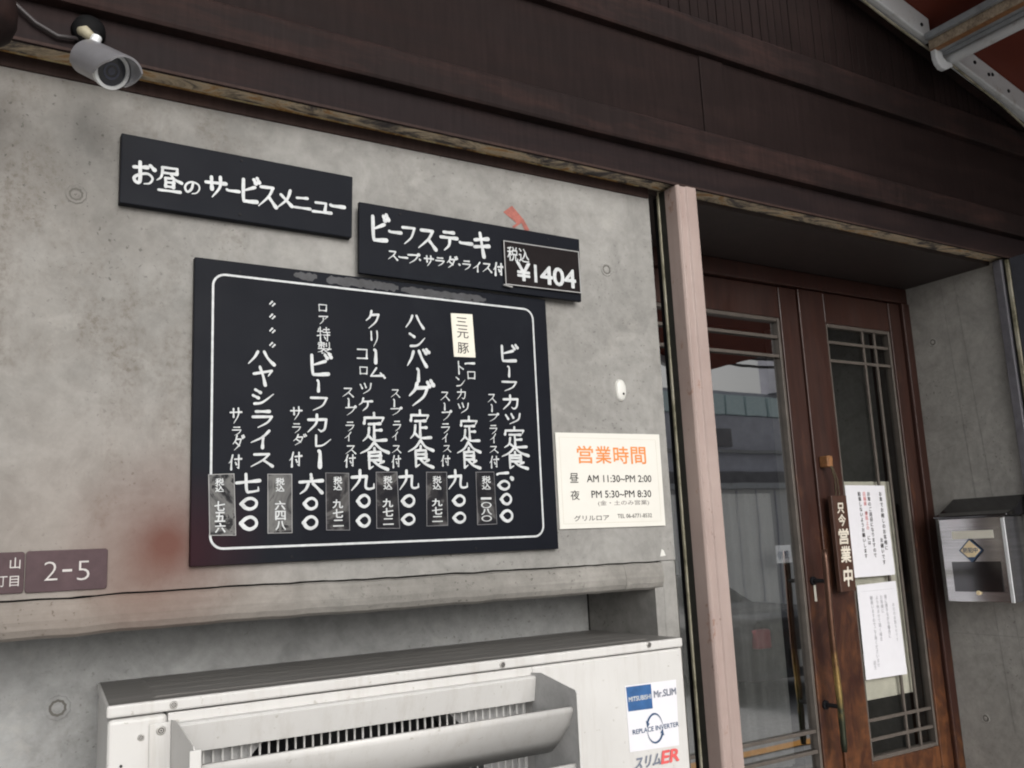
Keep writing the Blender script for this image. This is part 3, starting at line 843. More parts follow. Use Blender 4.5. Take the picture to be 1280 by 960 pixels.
sheet([(2.267, 1.166), (2.452, 1.163), (2.448, 1.431), (2.270, 1.428)], .2966).build('sheet', 'paper_white', n2)
NP = FRONT(.2962); t = MB()
vtext(t, NP, '本日のお知らせです', 2.424, 1.370, .0125, .0115, 0)
vtext(t, NP, '誠に勝手ながら都合に', 2.392, 1.395, .0125, .0125, .004)
vtext(t, NP, 'お客様に', 2.372, 1.395, .0130, .0125, .004)
vtext(t, NP, 'より休ませて頂く場合', 2.352, 1.395, .0130, .0125, 0)
vtext(t, NP, '御座いますのでご了承くださいませ', 2.328, 1.395, .0125, .0125, .004)
vtext(t, NP, '店主', 2.312, 1.215, .0125, .0125, 0)
t.box(2.285, 2.435, .2961, .2964, 1.409, 1.4094); t.build('lettering', 'ink_grey', n2)
# cream panel behind the pane of the right door, lace behind the left
tag(MB().box(2.264, 2.506, .318, .321, 1.105, 1.728).build('door_blind', 'blind', bevel=.001), 'beige card panel hung behind the right door pane', 'blind')
lc = MB(); lc.open = True; NXX = 160; rr = random.Random(4); ph = [rr.uniform(0, 6) for _ in range(5)]
cx = [1.44 + (2.05 - 1.44) * i / NXX for i in range(NXX + 1)]
cy = [.385 + .007 * math.sin(x * 95 + ph[0] + 1.5 * math.sin(x * 17)) + .004 * math.sin(x * 210 + ph[1]) for x in cx]
lc.add([(x, y, .96) for x, y in zip(cx, cy)] + [(x, y, 1.70) for x, y in zip(cx, cy)], [(i, i + 1, i + 2 + NXX, i + 1 + NXX) for i in range(NXX)])
tag(lc.build('lace_curtain', 'lace', smooth=True), 'grey pleated lace curtain hanging behind the left door pane', 'curtain')
lm = M['lace']; tt = lm.node_tree
tr_ = tt.nodes.new('ShaderNodeBsdfTransparent'); mx = tt.nodes.new('ShaderNodeMixShader'); mx.inputs[0].default_value = .34
ou = tt.nodes['Material Output']; tt.links.new(tr_.outputs[0], mx.inputs[1]); tt.links.new(tt.nodes['Principled BSDF'].outputs[0], mx.inputs[2]); tt.links.new(mx.outputs[0], ou.inputs[0])
st = thing('glass_sticker', (1.97, .317, 1.50), 'small white sticker inside the left door pane beside the mirrored handle', 'sticker')
a_, b_ = at(970, 682, .3175), at(991, 703, .3175)
MB().box(a_[0], b_[0], .3202, .3208, b_[2], a_[2]).build('sticker_sheet', 'paper_white', st)
t = MB(); text_fit(t, FRONT(.3200), '防犯', a_[0] + .008, b_[0] - .005, b_[2] + .012, a_[2] - .016, .01); t.build('lettering', 'ink_navy', st)
# room behind the doors
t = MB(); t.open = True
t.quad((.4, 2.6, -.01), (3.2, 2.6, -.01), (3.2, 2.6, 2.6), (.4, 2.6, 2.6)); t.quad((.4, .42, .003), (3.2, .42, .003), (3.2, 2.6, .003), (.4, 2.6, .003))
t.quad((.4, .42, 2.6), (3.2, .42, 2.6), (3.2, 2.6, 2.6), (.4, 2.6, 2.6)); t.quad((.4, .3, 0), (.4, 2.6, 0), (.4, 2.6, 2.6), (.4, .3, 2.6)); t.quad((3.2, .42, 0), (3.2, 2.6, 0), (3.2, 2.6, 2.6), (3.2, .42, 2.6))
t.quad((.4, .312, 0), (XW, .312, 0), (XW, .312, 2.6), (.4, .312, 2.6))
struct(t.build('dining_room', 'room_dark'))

# ---- stainless mailbox on the recess wall
mbx = thing('mailbox', (2.6, .1, 1.365), 'shiny stainless steel mailbox with dark sloping lid on the right wall', 'mailbox')
xf = 2.556
MB().box(xf, XR - .001, .004, .206, 1.366, 1.606).build('case', 'stainless', mbx, bevel=.003)
MB().prism([(xf - .012, 1.606), (xf - .012, 1.612), (xf + .02, 1.622), (XR - .001, 1.665), (XR - .001, 1.607)], 'y', -.012, .214).build('lid', 'stainless_dark', mbx, bevel=.003)
MB().box(xf - .0045, xf - .0005, .002, .012, 1.366, 1.600).build('edge_glint', 'frame_white', mbx, bevel=.001)  # bright glint along the rounded case edge, painted as a white strip
MB().box(xf - .003, xf - .0005, .040, .166, 1.545, 1.568).build('name_slot', 'paper_label', mbx, bevel=.0008)
MB().box(xf - .002, xf - .0006, .030, .178, 1.395, 1.480).build('window', 'stainless_dark', mbx, bevel=.0006)
MB().tube([(xf, .105, 1.392), (xf - .006, .105, 1.392)], .006, 14).build('lock', 'gold', mbx)
dm = thing('diamond_sticker', (xf, .11, 1.505), 'yellow diamond sticker with dark blue border on the mailbox', 'sticker')
MP = Plane((xf - .0052, 0, 0), (0, -1, 0), (0, 0, 1), (-1, 0, 0))
def dia(c, r_, rz, h, mat, name, par):
    t = MB(); t.add([MP.P(c[0] - r_, c[1], h), MP.P(c[0], c[1] - rz, h), MP.P(c[0] + r_, c[1], h), MP.P(c[0], c[1] + rz, h)], [(0, 1, 2, 3)]); t.open = True
    return t.build(name, mat, par)
dia((-.112, 1.512), .036, .034, 0, 'ink_navy', 'border', dm); dia((-.112, 1.512), .031, .029, .0004, 'gold', 'face', dm)
t = MB(); text_fit(t, MP, '防犯中', -.134, -.090, 1.506, 1.520, .02, h=.0008)
t.add([MP.P(-.124, 1.493, .0008), MP.P(-.112, 1.483, .0008), MP.P(-.100, 1.493, .0008)], [(0, 1, 2)]); t.build('lettering', 'ink_navy', dm)

# ================================================================== SIGNS ON THE WALL
def tilted_box(c4, y0, y1):
    """c4: corners (x,z) TL TR BR BL"""
    t = MB(); t.add([(x, y0, z) for x, z in c4] + [(x, y1, z) for x, z in c4], [(0, 3, 2, 1), (4, 5, 6, 7), (0, 1, 5, 4), (1, 2, 6, 5), (2, 3, 7, 6), (3, 0, 4, 7)]); return t
def corners(px4, y): return [(at(px, py, y)[0], at(px, py, y)[2]) for px, py in px4]
def nails(parent, pts, y):
    for x, z in pts:
        MB().tube([(x, y + .001, z), (x, y - .0012, z)], .0022, 8).build('nail', 'dark_metal', parent)

s1 = thing('menu_title_sign', (.4, -.01, 2.14), 'black sign board with white brush lettering, topmost and leftmost on the wall', 'sign', 'black signs on the concrete wall')
YS = -.016
c4 = corners([(152, 166), (441, 221), (440, 297), (149.5, 253)], YS)
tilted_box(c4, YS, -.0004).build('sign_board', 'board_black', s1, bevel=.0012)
pl = FRONT(YS - .0002); t = MB()
for g in [('お', 165, 202.5, 195, 232.5), ('昼', 195, 208, 228, 240), ('の', 229.5, 225, 251, 243.8), ('サ', 256, 219.4, 283, 247.5), ('-', 283, 235.5, 299.3, 242), ('ビ', 299.3, 223, 324.4, 255),
          ('ス', 322, 230.6, 347, 260.6), ('メ', 345, 236, 369.4, 262.5), ('ニ', 367.5, 243.8, 388, 264.4), ('ュ', 390, 249.4, 414.4, 269.3), ('-', 412.5, 255, 430.5, 261)]:
    brush_px(t, pl, *g, wd=.156 if g[0] != '-' else .25)
t.build('lettering', 'paint_white', s1)
x_, z_ = at(302, 201, YS)[0], at(302, 201, YS)[2]
nails(s1, [(x_, z_), (at(300, 268, YS)[0], at(300, 268, YS)[2])], YS)

s2 = thing('steak_sign', (.87, -.01, 2.07), 'black sign board with two lines of white brush lettering, overlapping the large menu', 'sign', 'black signs on the concrete wall')
YS2 = -.022
c4 = corners([(449, 252), (724, 299), (727, 377), (449, 341)], YS2)
tilted_box(c4, YS2, -.0135).build('sign_board', 'board_black', s2, bevel=.0012)
pl = FRONT(YS2 - .0002); t = MB()
for g in [('ビ', 461.9, 269, 486, 303.4), ('-', 486, 287.8, 501.6, 293), ('フ', 501.6, 281.6, 520.3, 306.6), ('ス', 521.9, 284.7, 546.3, 312.8), ('テ', 550, 287.8, 571.9, 314.4), ('-', 574.4, 301.9, 590, 306.6), ('キ', 591.3, 291, 612.5, 322)]:
    brush_px(t, pl, *g, wd=.160 if g[0] != '-' else .25)
for g in [('ス', 484.4, 312.8, 497.5, 325.3), ('-', 498.4, 320, 509.4, 323.8), ('プ', 509.4, 316, 525, 330), ('サ', 529.7, 319, 542, 333), ('ラ', 543.8, 321.3, 556, 333), ('ダ', 557.8, 320.6, 572, 335.3),
          ('ラ', 577.5, 325.3, 589, 337.8), ('イ', 590.6, 326.9, 601.6, 340), ('ス', 602.5, 328.4, 615, 341), ('付', 616.3, 328.4, 629.7, 345), ('.', 524, 324, 525.2, 325.4), ('.', 573.4, 330, 574.6, 331.4)]:
    brush_px(t, pl, *g, wd=.15 if g[0] not in '-.' else (.2 if g[0] == '-' else .35))
t.build('lettering', 'paint_white', s2)
nails(s2, [(at(685, 299, YS2)[0], at(685, 299, YS2)[2]), (at(500, 268, YS2)[0], at(500, 268, YS2)[2])], YS2)

s3 = thing('price_plate', (1.03, -.03, 2.11), 'dark price plate with thin white border reading 1404 on the steak sign', 'price plate')
YP = -.027
c4 = corners([(629, 300.3), (723.4, 314.4), (726.6, 366.6), (631.9, 355.6)], YP)
tilted_box(c4, YP, YS2 - .0006).build('plate', 'price_brown', s3, bevel=.0006)
cc = (sum(c[0] for c in c4) / 4, sum(c[1] for c in c4) / 4)
inn = [(cc[0] + (c[0] - cc[0]) * .975, cc[1] + (c[1] - cc[1]) * .955) for c in c4]
t = MB(); t.add([(x, YP - .0005, z) for x, z in c4] + [(x, YP - .0005, z) for x, z in inn], [(i, (i + 1) % 4, (i + 1) % 4 + 4, i + 4) for i in range(4)]); t.open = True
t.build('border', 'plastic_rim', s3)
pl = FRONT(YP - .0003); t = MB()
a_, b_ = at(634, 313, YP), at(661, 326, YP)
text_fit(t, pl, '税込', at(634, 317, YP)[0], at(661, 321, YP)[0], at(648, 327.5, YP)[2], at(648, 310, YP)[2], .010)
for ch, x0, x1 in (('¥', 646, 662.5), ('1', 667.5, 671), ('4', 675.5, 690), ('0', 691.5, 704.5), ('4', 705.5, 719)):
    cx_ = (x0 + x1) / 2; yc = 340 + (cx_ - 655) * .145
    text_fit(t, pl, ch, at(x0, yc, YP)[0], at(x1, yc, YP)[0], at(cx_, yc + 11.0, YP)[2], at(cx_, yc - 11.0, YP)[2], .022 if ch != '1' else 0)
t.build('lettering', 'paint_white', s3)
t = MB().tube([(at(629, 356, YP)[0], YP - .001, at(629, 356, YP)[2]), (at(640, 359, YP)[0], YP - .001, at(640, 359, YP)[2])], .002, 8); t.build('clip', 'plastic_rim', s3)

s4 = thing('menu_board', (.68, -.01, 1.571), 'large black menu board with six columns of white brush writing inside a rounded white line', 'menu board', 'black signs on the concrete wall')
YB = -.0125
BX0, BX1, BZ0, BZ1 = .3385, 1.0245, 1.5735, 2.0685
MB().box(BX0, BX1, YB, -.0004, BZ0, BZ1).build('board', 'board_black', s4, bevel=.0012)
pl = FRONT(YB - .0001)
def rrect(x0, x1, z0, z1, r_, n=8):
    P_ = []
    for cx_, cz_, a0 in ((x1 - r_, z1 - r_, 0), (x0 + r_, z1 - r_, 90), (x0 + r_, z0 + r_, 180), (x1 - r_, z0 + r_, 270)):
        for k in range(n + 1):
            a = R(a0 + 90 * k / n); P_.append((cx_ + r_ * math.cos(a), cz_ + r_ * math.sin(a)))
    return P_
xl = at(263, 520, YB)[0]; xr_ = at(673, 520, YB)[0]; zt = at(440, 360.5, YB)[2]; zb = at(460, 680, YB)[2]
A_ = rrect(xl, xr_, zb, zt, .022); B_ = rrect(xl + .0036, xr_ - .0036, zb + .0036, zt - .0036, .0185); N_ = len(A_)
t = MB(); t.add([(x, YB - .0005, z) for x, z in A_] + [(x, YB - .0005, z) for x, z in B_], [(i, (i + 1) % N_, (i + 1) % N_ + N_, i + N_) for i in range(N_)]); t.open = True
t.build('border_line', 'paint_white', s4)
cols = {
'hayashi': [('〃', 337, 376.5, 343.5, 383), ('〃', 337, 392.5, 343.5, 399), ('〃', 337, 410, 343.5, 416.6), ('〃', 337, 428, 343.5, 434.5), ('ハ', 308.4, 437.8, 344, 457.5), ('ヤ', 315, 457.5, 342.2, 481.9), ('シ', 315, 485.6, 343, 507.2),
  ('ラ', 313.3, 512, 342.8, 535), ('イ', 312.2, 537.2, 340.6, 560.2), ('ス', 312.2, 565.6, 342.8, 584.2),
  ('サ', 287, 508.8, 302.3, 529.5), ('ラ', 289.2, 532.8, 302.3, 544.8), ('ダ', 290.3, 543.8, 305.6, 563.4), ('付', 285.5, 567.8, 302.3, 587.5),
  ('七', 294.3, 591.9, 325.3, 617), ('〇', 300.2, 621.4, 322, 637.8), ('〇', 299.5, 644.8, 322, 663)],
'curry': [('ロ', 396.6, 379.7, 409.7, 390), ('ア', 397.5, 393.8, 411, 406), ('特', 395.6, 408.8, 412.5, 427.5), ('製', 396.6, 427.5, 414.4, 442.5), ('ビ', 384.4, 442.5, 414.4, 470.6), ('|', 393.8, 475.3, 401.3, 489.4), ('フ', 386.3, 495, 411.6, 514.2),
  ('カ', 383.3, 517.5, 411.7, 541.6), ('レ', 388.8, 543.8, 413.9, 560.2), ('|', 395.8, 563.4, 403, 584.2), ('サ', 362.5, 507.7, 377.8, 525.2), ('ラ', 364.7, 528.4, 376.7, 541.6), ('ダ', 365.8, 542.7, 383.3, 556.9), ('付', 361.4, 564.5, 377.8, 584.2),
  ('六', 373.4, 593, 404, 618), ('〇', 378.9, 621.4, 397, 637.4), ('〇', 377.8, 644.4, 397, 661.9)],
'croquette': [('ク', 456.6, 388, 476.3, 411.6), ('リ', 461.3, 412.5, 474.4, 434), ('|', 465, 437, 473, 453.8), ('コ', 445.3, 435, 460.3, 450), ('ロ', 448, 457.5, 460.3, 468.8), ('ム', 461.3, 459.4, 481.9, 472.5), ('ツ', 449, 477.2, 465, 493), ('ケ', 448, 497, 466, 514),
  ('定', 452, 516.4, 483, 552.5), ('食', 450, 552.5, 486.3, 587.5), ('ス', 427.5, 483.8, 442.5, 496.9), ('|', 433, 498, 438, 508), ('プ', 431.4, 506.6, 445.6, 519.7), ('ラ', 431.4, 526.3, 443.4, 539.4), ('イ', 430.3, 539.4, 440, 551.4), ('ス', 431.4, 555.8, 445.6, 567.8), ('付', 430, 567.8, 444.5, 584.2),
  ('九', 438, 587.5, 468.6, 613.8), ('〇', 445.6, 617.5, 462.7, 634.5), ('〇', 445.6, 642.2, 462.7, 659.3)],
'hamburg': [('ハ', 506, 393, 530.3, 412), ('ン', 509.7, 414.7, 532.2, 435.3), ('バ', 507.8, 435.3, 536.9, 459.7), ('|', 518.5, 460.6, 526.6, 476.6), ('グ', 510.6, 475.6, 542.5, 508.4), ('定', 510.8, 513, 538.8, 549.2), ('食', 509.9, 549.9, 542, 585.3),
  ('ス', 488, 486, 500.3, 497.2), ('|', 490, 499, 495, 508.4), ('プ', 488, 508.4, 503, 519.7), ('ラ', 490.6, 525.2, 501.6, 539.4), ('イ', 489.5, 539.4, 498.3, 550.3), ('ス', 489.5, 555.8, 501.6, 566.7), ('付', 488.9, 568.9, 501, 584.9),
  ('九', 498.3, 587.5, 523.9, 612.7), ('〇', 501.6, 618, 518.6, 633.9), ('〇', 501.6, 641.8, 518.6, 656.4)],
'cutlet': [('一', 581, 452.2, 593, 457), ('ロ', 582.8, 463.4, 595, 474.7), ('ト', 569.7, 451.3, 581, 468), ('ン', 568.8, 470, 581.9, 484), ('カ', 570.6, 486, 583.4, 500), ('ツ', 571.6, 501.9, 586.6, 516.9), ('定', 573.8, 520.8, 598.9, 552.5), ('食', 571, 552.5, 601, 586.4),
  ('ス', 550, 488.8, 562.2, 501), ('|', 553, 503.8, 558, 512.8), ('プ', 551.9, 512.2, 565, 526.3), ('ラ', 550.8, 528.4, 562.8, 542), ('イ', 551.9, 541.6, 560.6, 552.5), ('ス', 553, 555.8, 563.9, 565.6), ('付', 550.8, 568.9, 562.8, 583),
  ('九', 559.5, 587.5, 585, 612), ('〇', 565.4, 618, 581.4, 633), ('〇', 566, 640, 581.9, 654.2)],
'beef': [('ビ', 622.8, 431.6, 647.5, 453), ('|', 631.5, 457.8, 640, 471), ('フ', 625.9, 475.6, 648, 489.7), ('カ', 627.8, 493.4, 650.3, 512.8), ('ツ', 630.6, 515.3, 651.4, 530.6), ('定', 628.5, 533.9, 658, 560.2), ('食', 626.7, 559, 660.8, 586.4),
  ('ス', 609, 491.6, 620.3, 503.8), ('|', 612, 505.6, 617, 514.6), ('プ', 610, 516, 624, 527.2), ('ラ', 611.4, 530.6, 621.9, 542.7), ('イ', 612, 541.6, 620.8, 553.6), ('ス', 611, 556.9, 623, 566.7), ('付', 611.6, 569.6, 623.6, 585.3),
  ('一', 620.8, 588, 635, 596.3), ('.', 638.4, 596.8, 640.4, 598.8), ('〇', 621.9, 600.2, 637.2, 612.7), ('〇', 625.2, 616.4, 639.4, 631.3), ('〇', 625.2, 636.7, 641, 652.5)],
}
for key, gl_ in cols.items():
    t = MB()
    for g in gl_:
        small = (g[3] - g[1]) < 18 and g[0] not in '〇一.〃|'
        wd = .115 if small else .140
        if g[0] == '〇': wd = .225
        if g[0] == '|': wd = .22 if g[4] - g[2] < 14 else .26
        if g[0] == '.': wd = .4
        if g[0] == '一': wd = .17
        if g[0] == '〃': wd = .16
        brush_px(t, pl, *g, wd=wd)
    t.build('menu_column', 'paint_white', s4)
# old tape glue along the top edge of the board
t = MB(); t.open = True; rr = random.Random(21)
def residue(x0, x1, z0, z1, n_):
    up, lo = [], []
    for i in range(n_ + 1):
        x = x0 + (x1 - x0) * i / n_
        e = min(1, min(i, n_ - i) / 3 + .25)
        up.append((x, YB - .0004, z1 - (1 - e) * (z1 - z0) * .4 + rr.uniform(-.002, .002))); lo.append((x, YB - .0004, z0 + (1 - e) * (z1 - z0) * .4 + rr.uniform(-.003, .0025)))
    t.add(lo + up, [(i, i + 1, i + n_ + 2, i + n_ + 1) for i in range(n_)])
residue(.503, .545, 2.052, 2.064, 10); residue(.562, .700, 2.049, 2.064, 30); residue(.705, .885, 2.046, 2.060, 26)
t.build('tape_residue', 'residue', s4)
nails(s4, [(at(x, y, YB)[0], at(x, y, YB)[2]) for x, y in ((365, 696), (595, 685.5), (590, 375), (300, 340))], YB)

# paper slip stuck on the menu board
lb = thing('paper_label', (.87, YB, 1.90), 'cream paper slip with three ink characters stuck on the menu board', 'label')
c4 = corners([(563.1, 391.6), (590, 393.1), (594, 447), (567.3, 446)], YB)
tilted_box(c4, YB - .0012, YB - .0002).build('slip', 'paper_label', lb)
t = MB(); pl2 = FRONT(YB - .0012)
for ch, px, py, hh in (('三', 576.6, 402.5, 5.2), ('元', 578, 417, 5.8), ('豚', 578.6, 435.3, 6.8)):
    text_fit(t, pl2, ch, at(px - 7, py, YB)[0], at(px + 7, py, YB)[0], at(px, py + hh, YB)[2], at(px, py - hh, YB)[2], .004)
t.build('lettering', 'ink', lb)

# taped price strips
strips = [
 ([(260, 593), (292.5, 592), (294.7, 669.5), (261.4, 669.5)], '七五六', 'first from the left, very grey with loose glue', 'clear_plastic', 274),
 ([(334, 592.5), (364.7, 592.5), (365, 666.3), (334, 667)], '六四八', 'between the curry and hayashi prices, with torn grey patches', 'clear_plastic', 349.5),
 ([(406.3, 590.8), (435.8, 591.4), (436.9, 663), (407.3, 663)], '九七二', 'left of the cream croquette price', 'clear_plastic_plain', 421.5),
 ([(469.2, 590), (496, 589.7), (499.4, 660.8), (470, 660.8)], '九七二', 'left of the hamburg steak price', 'clear_plastic_plain', 484),
 ([(532.2, 590), (558, 590), (559.5, 657), (532.6, 658)], '九七二', 'left of the pork cutlet price, under the cream paper slip column', 'clear_plastic_plain', 545.5),
 ([(593.9, 590), (617, 589.7), (620.8, 655.3), (596, 656.4)], '一〇八〇', 'rightmost on the menu board, with four digits', 'clear_plastic_plain', 607),
]
for px4, digits, where, mat, cxp in strips:
    P_ = thing('price_strip', (at(cxp, 630, YB)[0], YB, 1.60), 'taped plastic price strip ' + where, 'price strip', 'plastic price strips along the menu board')
    c4 = corners(px4, YB)
    tilted_box(c4, YB - .0016, YB - .0002).build('strip', mat, P_)
    cc = (sum(c[0] for c in c4) / 4, sum(c[1] for c in c4) / 4)
    inn = [(cc[0] + (c[0] - cc[0]) * .95, cc[1] + (c[1] - cc[1]) * .98) for c in c4]
    t = MB(); t.add([(x, YB - .0020, z) for x, z in c4] + [(x, YB - .0020, z) for x, z in inn], [(i, (i + 1) % 4, (i + 1) % 4 + 4, i + 4) for i in range(4)]); t.open = True
    t.build('rim', 'strip_rim' if mat != 'clear_plastic' else 'plastic_rim', P_)
    t = MB(); pl2 = FRONT(YB - .0021); top_y = px4[0][1]
    hw = 5.2
    for k, ch in enumerate('税込'):
        yc = top_y + 9.5 + 8.2 * k
        text_fit(t, pl2, ch, at(cxp - hw, yc, YB)[0], at(cxp + hw, yc, YB)[0], at(cxp, yc + 4.2, YB)[2], at(cxp, yc - 4.2, YB)[2], .02)
    y0_ = top_y + 29 if len(digits) == 4 else top_y + 33; y1_ = px4[2][1] - 3
    stp = (y1_ - y0_) / len(digits)
    for k, ch in enumerate(digits):
        yc = y0_ + stp * (k + .5); hh = stp * .44; hx = 6.3
        if ch == '一': hh = .9
        if ch == '二': hh = stp * .33
        sh = (yc - 630) * .03
        text_fit(t, pl2, ch, at(cxp - hx + sh, yc, YB)[0], at(cxp + hx + sh, yc, YB)[0], at(cxp, yc + hh, YB)[2], at(cxp, yc - hh, YB)[2], .022)
    t.build('lettering', 'paint_white', P_)

# opening hours
hs_ = thing('hours_notice', (1.17, -.003, 1.61), 'cream opening hours notice with orange heading right of the menu board', 'notice')
YH = -.004
c4 = corners([(694, 540.5), (824, 543), (832, 657), (700, 661.5)], YH)
tilted_box(c4, YH, -.0003).build('sheet', 'paper_cream', hs_, bevel=.0005)
hx0, hx1, hz0, hz1 = c4[3][0], c4[1][0], c4[3][1], c4[0][1]
def HU(u, v): return (hx0 + (hx1 - hx0) * u, hz1 + (hz0 - hz1) * v)
def hfit(mb, s_, u0, u1, v0, v1, bold=0): a_, b1_ = HU(u0, v0); c_, d_ = HU(u1, v1); text_fit(mb, pl, s_, a_, c_, d_, b1_, bold)
pl = FRONT(YH)
t = MB()
for k, ch in enumerate('営業時間'): hfit(t, ch, .190 + k * .170, .335 + k * .170, .135, .320, .012)
t.build('heading', 'ink_orange', hs_)
t = MB(); hfit(t, '昼', .11, .19, .425, .525, .006); hfit(t, '夜', .11, .19, .605, .705, .006)
hfit(t, 'AM 11:30~PM 2:00', .265, .885, .445, .520, .012); hfit(t, 'PM 5:30~PM 8:30', .300, .872, .610, .685, .012)
hfit(t, 'グリルロア', .13, .45, .865, .925, .004); hfit(t, 'TEL 06-6771-8532', .53, .865, .862, .905, .004)
t.build('lettering', 'ink', hs_)
t = MB(); hfit(t, '(金・土のみ営業)', .355, .845, .715, .775, 0); t.build('small_lettering', 'ink_mid', hs_)
t = MB(); (a0_, b1_), (a1_, b0_) = HU(.035, .05), HU(.955, .95)
for q in ((a0_, a1_, b1_, b1_ + .0005), (a0_, a1_, b0_, b0_ + .0005), (a0_, a0_ + .0005, b0_, b1_), (a1_, a1_ + .0005, b0_, b1_)):
    t.box(q[0], q[1], YH - .0003, YH - .0002, q[2], q[3])
flat('residue_light', (.50, .47, .39), .6); t.build('fine_border', 'residue_light', hs_)

# address plates
ad = thing('address_plate', (.17, -.002, 1.545), 'mauve enamel address plate numbered 2-5 at the lower left of the wall', 'address plate', 'mauve address plates')
YA = -.004
c4 = corners([(33, 688.5), (135, 686), (135, 737), (33, 740)], YA)
t = MB(); x0_, x1_ = c4[0][0], c4[1][0]; z1_, z0_ = (c4[0][1] + c4[1][1]) / 2, (c4[2][1] + c4[3][1]) / 2
rp_ = rrect(x0_, x1_, z0_, z1_, .004, 4); t.prism(rp_, 'y', YA, -.0003); t.build('plate', 'plate_mauve', ad, bevel=.0008)
t = MB(); pl = FRONT(YA)
for ch, a, b2, c_, d_ in (('2', 55, 72, 702, 726), ('-', 78, 90, 711.5, 714.5), ('5', 96.5, 112, 701, 725)):
    cx_ = (a + b2) / 2; cy_ = (c_ + d_) / 2
    text_fit(t, pl, ch, at(a, cy_, YA)[0], at(b2, cy_, YA)[0], at(cx_, d_, YA)[2], at(cx_, c_, YA)[2], -.016)
t.build('lettering', 'plate_print', ad)
ad2 = thing('address_plate', (.03, -.002, 1.545), 'mauve enamel address plate cut by the left edge of the photo', 'address plate', 'mauve address plates')
t = MB(); rp_ = rrect(x0_ - .215, x0_ - .0015, z0_ + .0005, z1_ - .0005, .004, 4); t.prism(rp_, 'y', YA + .0005, -.0003); t.build('plate', 'plate_mauve', ad2, bevel=.0008)
t = MB()
for ch, a, b2, c_, d_ in (('山', 12.5, 25.5, 697, 711), ('目', 12, 23.5, 720, 733), ('丁', -2, 9, 720.5, 733.5)):
    cx_ = (a + b2) / 2; cy_ = (c_ + d_) / 2
    text_fit(t, FRONT(YA + .0003), ch, at(a, cy_, YA)[0], at(b2, cy_, YA)[0], at(cx_, d_, YA)[2], at(cx_, c_, YA)[2], .002)
t.build('lettering', 'plate_print', ad2)

# scrap of faded red tape above the steak sign
t = MB(); t.open = True
P4 = [at(x, y, -.0008) for x, y in ((629, 265), (640, 257), (655, 275), (646, 279))]; t.add(P4, [(0, 1, 2, 3)])
P4 = [at(x, y, -.0010) for x, y in ((650, 275), (654, 273), (662, 288), (656, 288))]; t.add(P4, [(0, 1, 2, 3)])
P4 = [at(x, y, -.0012) for x, y in ((640, 283), (652, 275), (654, 277), (643, 285))]; t.add(P4, [(0, 1, 2, 3)])
flat('tape_red', (.30, .095, .075), .7, var=.3, nscale=60)
o = t.build('tape_scrap', 'tape_red'); tag(o, 'torn scrap of faded red tape on the concrete above the steak sign', 'tape')

# ================================================================== AIR CONDITIONER
YF = -.072
ac = thing('air_conditioner', (.74, .08, 0), 'white outdoor air conditioner unit standing in the wall niche', 'air conditioner')
AX0, AX1, AYB = .218, 1.2635, .226
MB().prism([(AX0, YF), (.2975, YF), (.2975, AYB), (AX0 + .030, AYB)], 'z', .08, 1.3715).build('side_casing', 'ac_white', ac, bevel=.007, seg=3)
MB().box(.9125, AX1, YF, AYB, .08, 1.3715).build('front_panel', 'ac_white', ac, bevel=.004, seg=3)
MB().box(.2978, .9122, YF, -.055, 1.352, 1.3713).build('top_band', 'ac_white', ac, bevel=.001)
MB().box(.2978, .9122, YF, AYB, .08, .16).build('base', 'ac_white', ac)
MB().box(.2978, .9122, .17, AYB, .16, 1.3713).build('heat_exchanger', 'fin_grey', ac)
t = MB().prism([(AX0 - .002, YF - .0025), (AX1 + .002, YF - .0025), (AX1 + .002, AYB + .001), (AX0 + .028, AYB + .001)], 'z', 1.3735, 1.3905)
t.build('lid_rim', 'ac_white', ac, bevel=.0035, seg=3)
# lid top: pressed sheet with long ribs
t = MB(); t.open = True
ys = [YF + .0015, YF + .030, YF + .033]; zsl = [0, 0, .0015]
yy_ = YF + .033
while yy_ < AYB - .07:
    for dy_, dz_ in ((.040, .0015), (.043, .0008), (.056, .0008), (.059, .0015)): ys.append(yy_ + dy_); zsl.append(dz_)
    yy_ += .059
ys += [AYB - .014, AYB - .011, AYB - .002]; zsl += [.0015, 0, 0]
nn_ = len(ys)
def lid_left(y, k): return AX0 + .0015 + .030 * (y - YF) / (AYB - YF) + k
V_ = []
for k_, f in ((0, 0), (.060, 0), (.066, 1)): V_ += [(lid_left(y, k_), y, 1.3908 + dz * f) for y, dz in zip(ys, zsl)]
for x_, f in ((AX1 - .062, 1), (AX1 - .056, 0), (AX1 - .0005, 0)): V_ += [(x_, y, 1.3908 + dz * f) for y, dz in zip(ys, zsl)]
t.add(V_, [(i * nn_ + j, i * nn_ + j + 1, (i + 1) * nn_ + j + 1, (i + 1) * nn_ + j) for i in range(5) for j in range(nn_ - 1)])
t.build('lid_top', 'ac_top', ac)
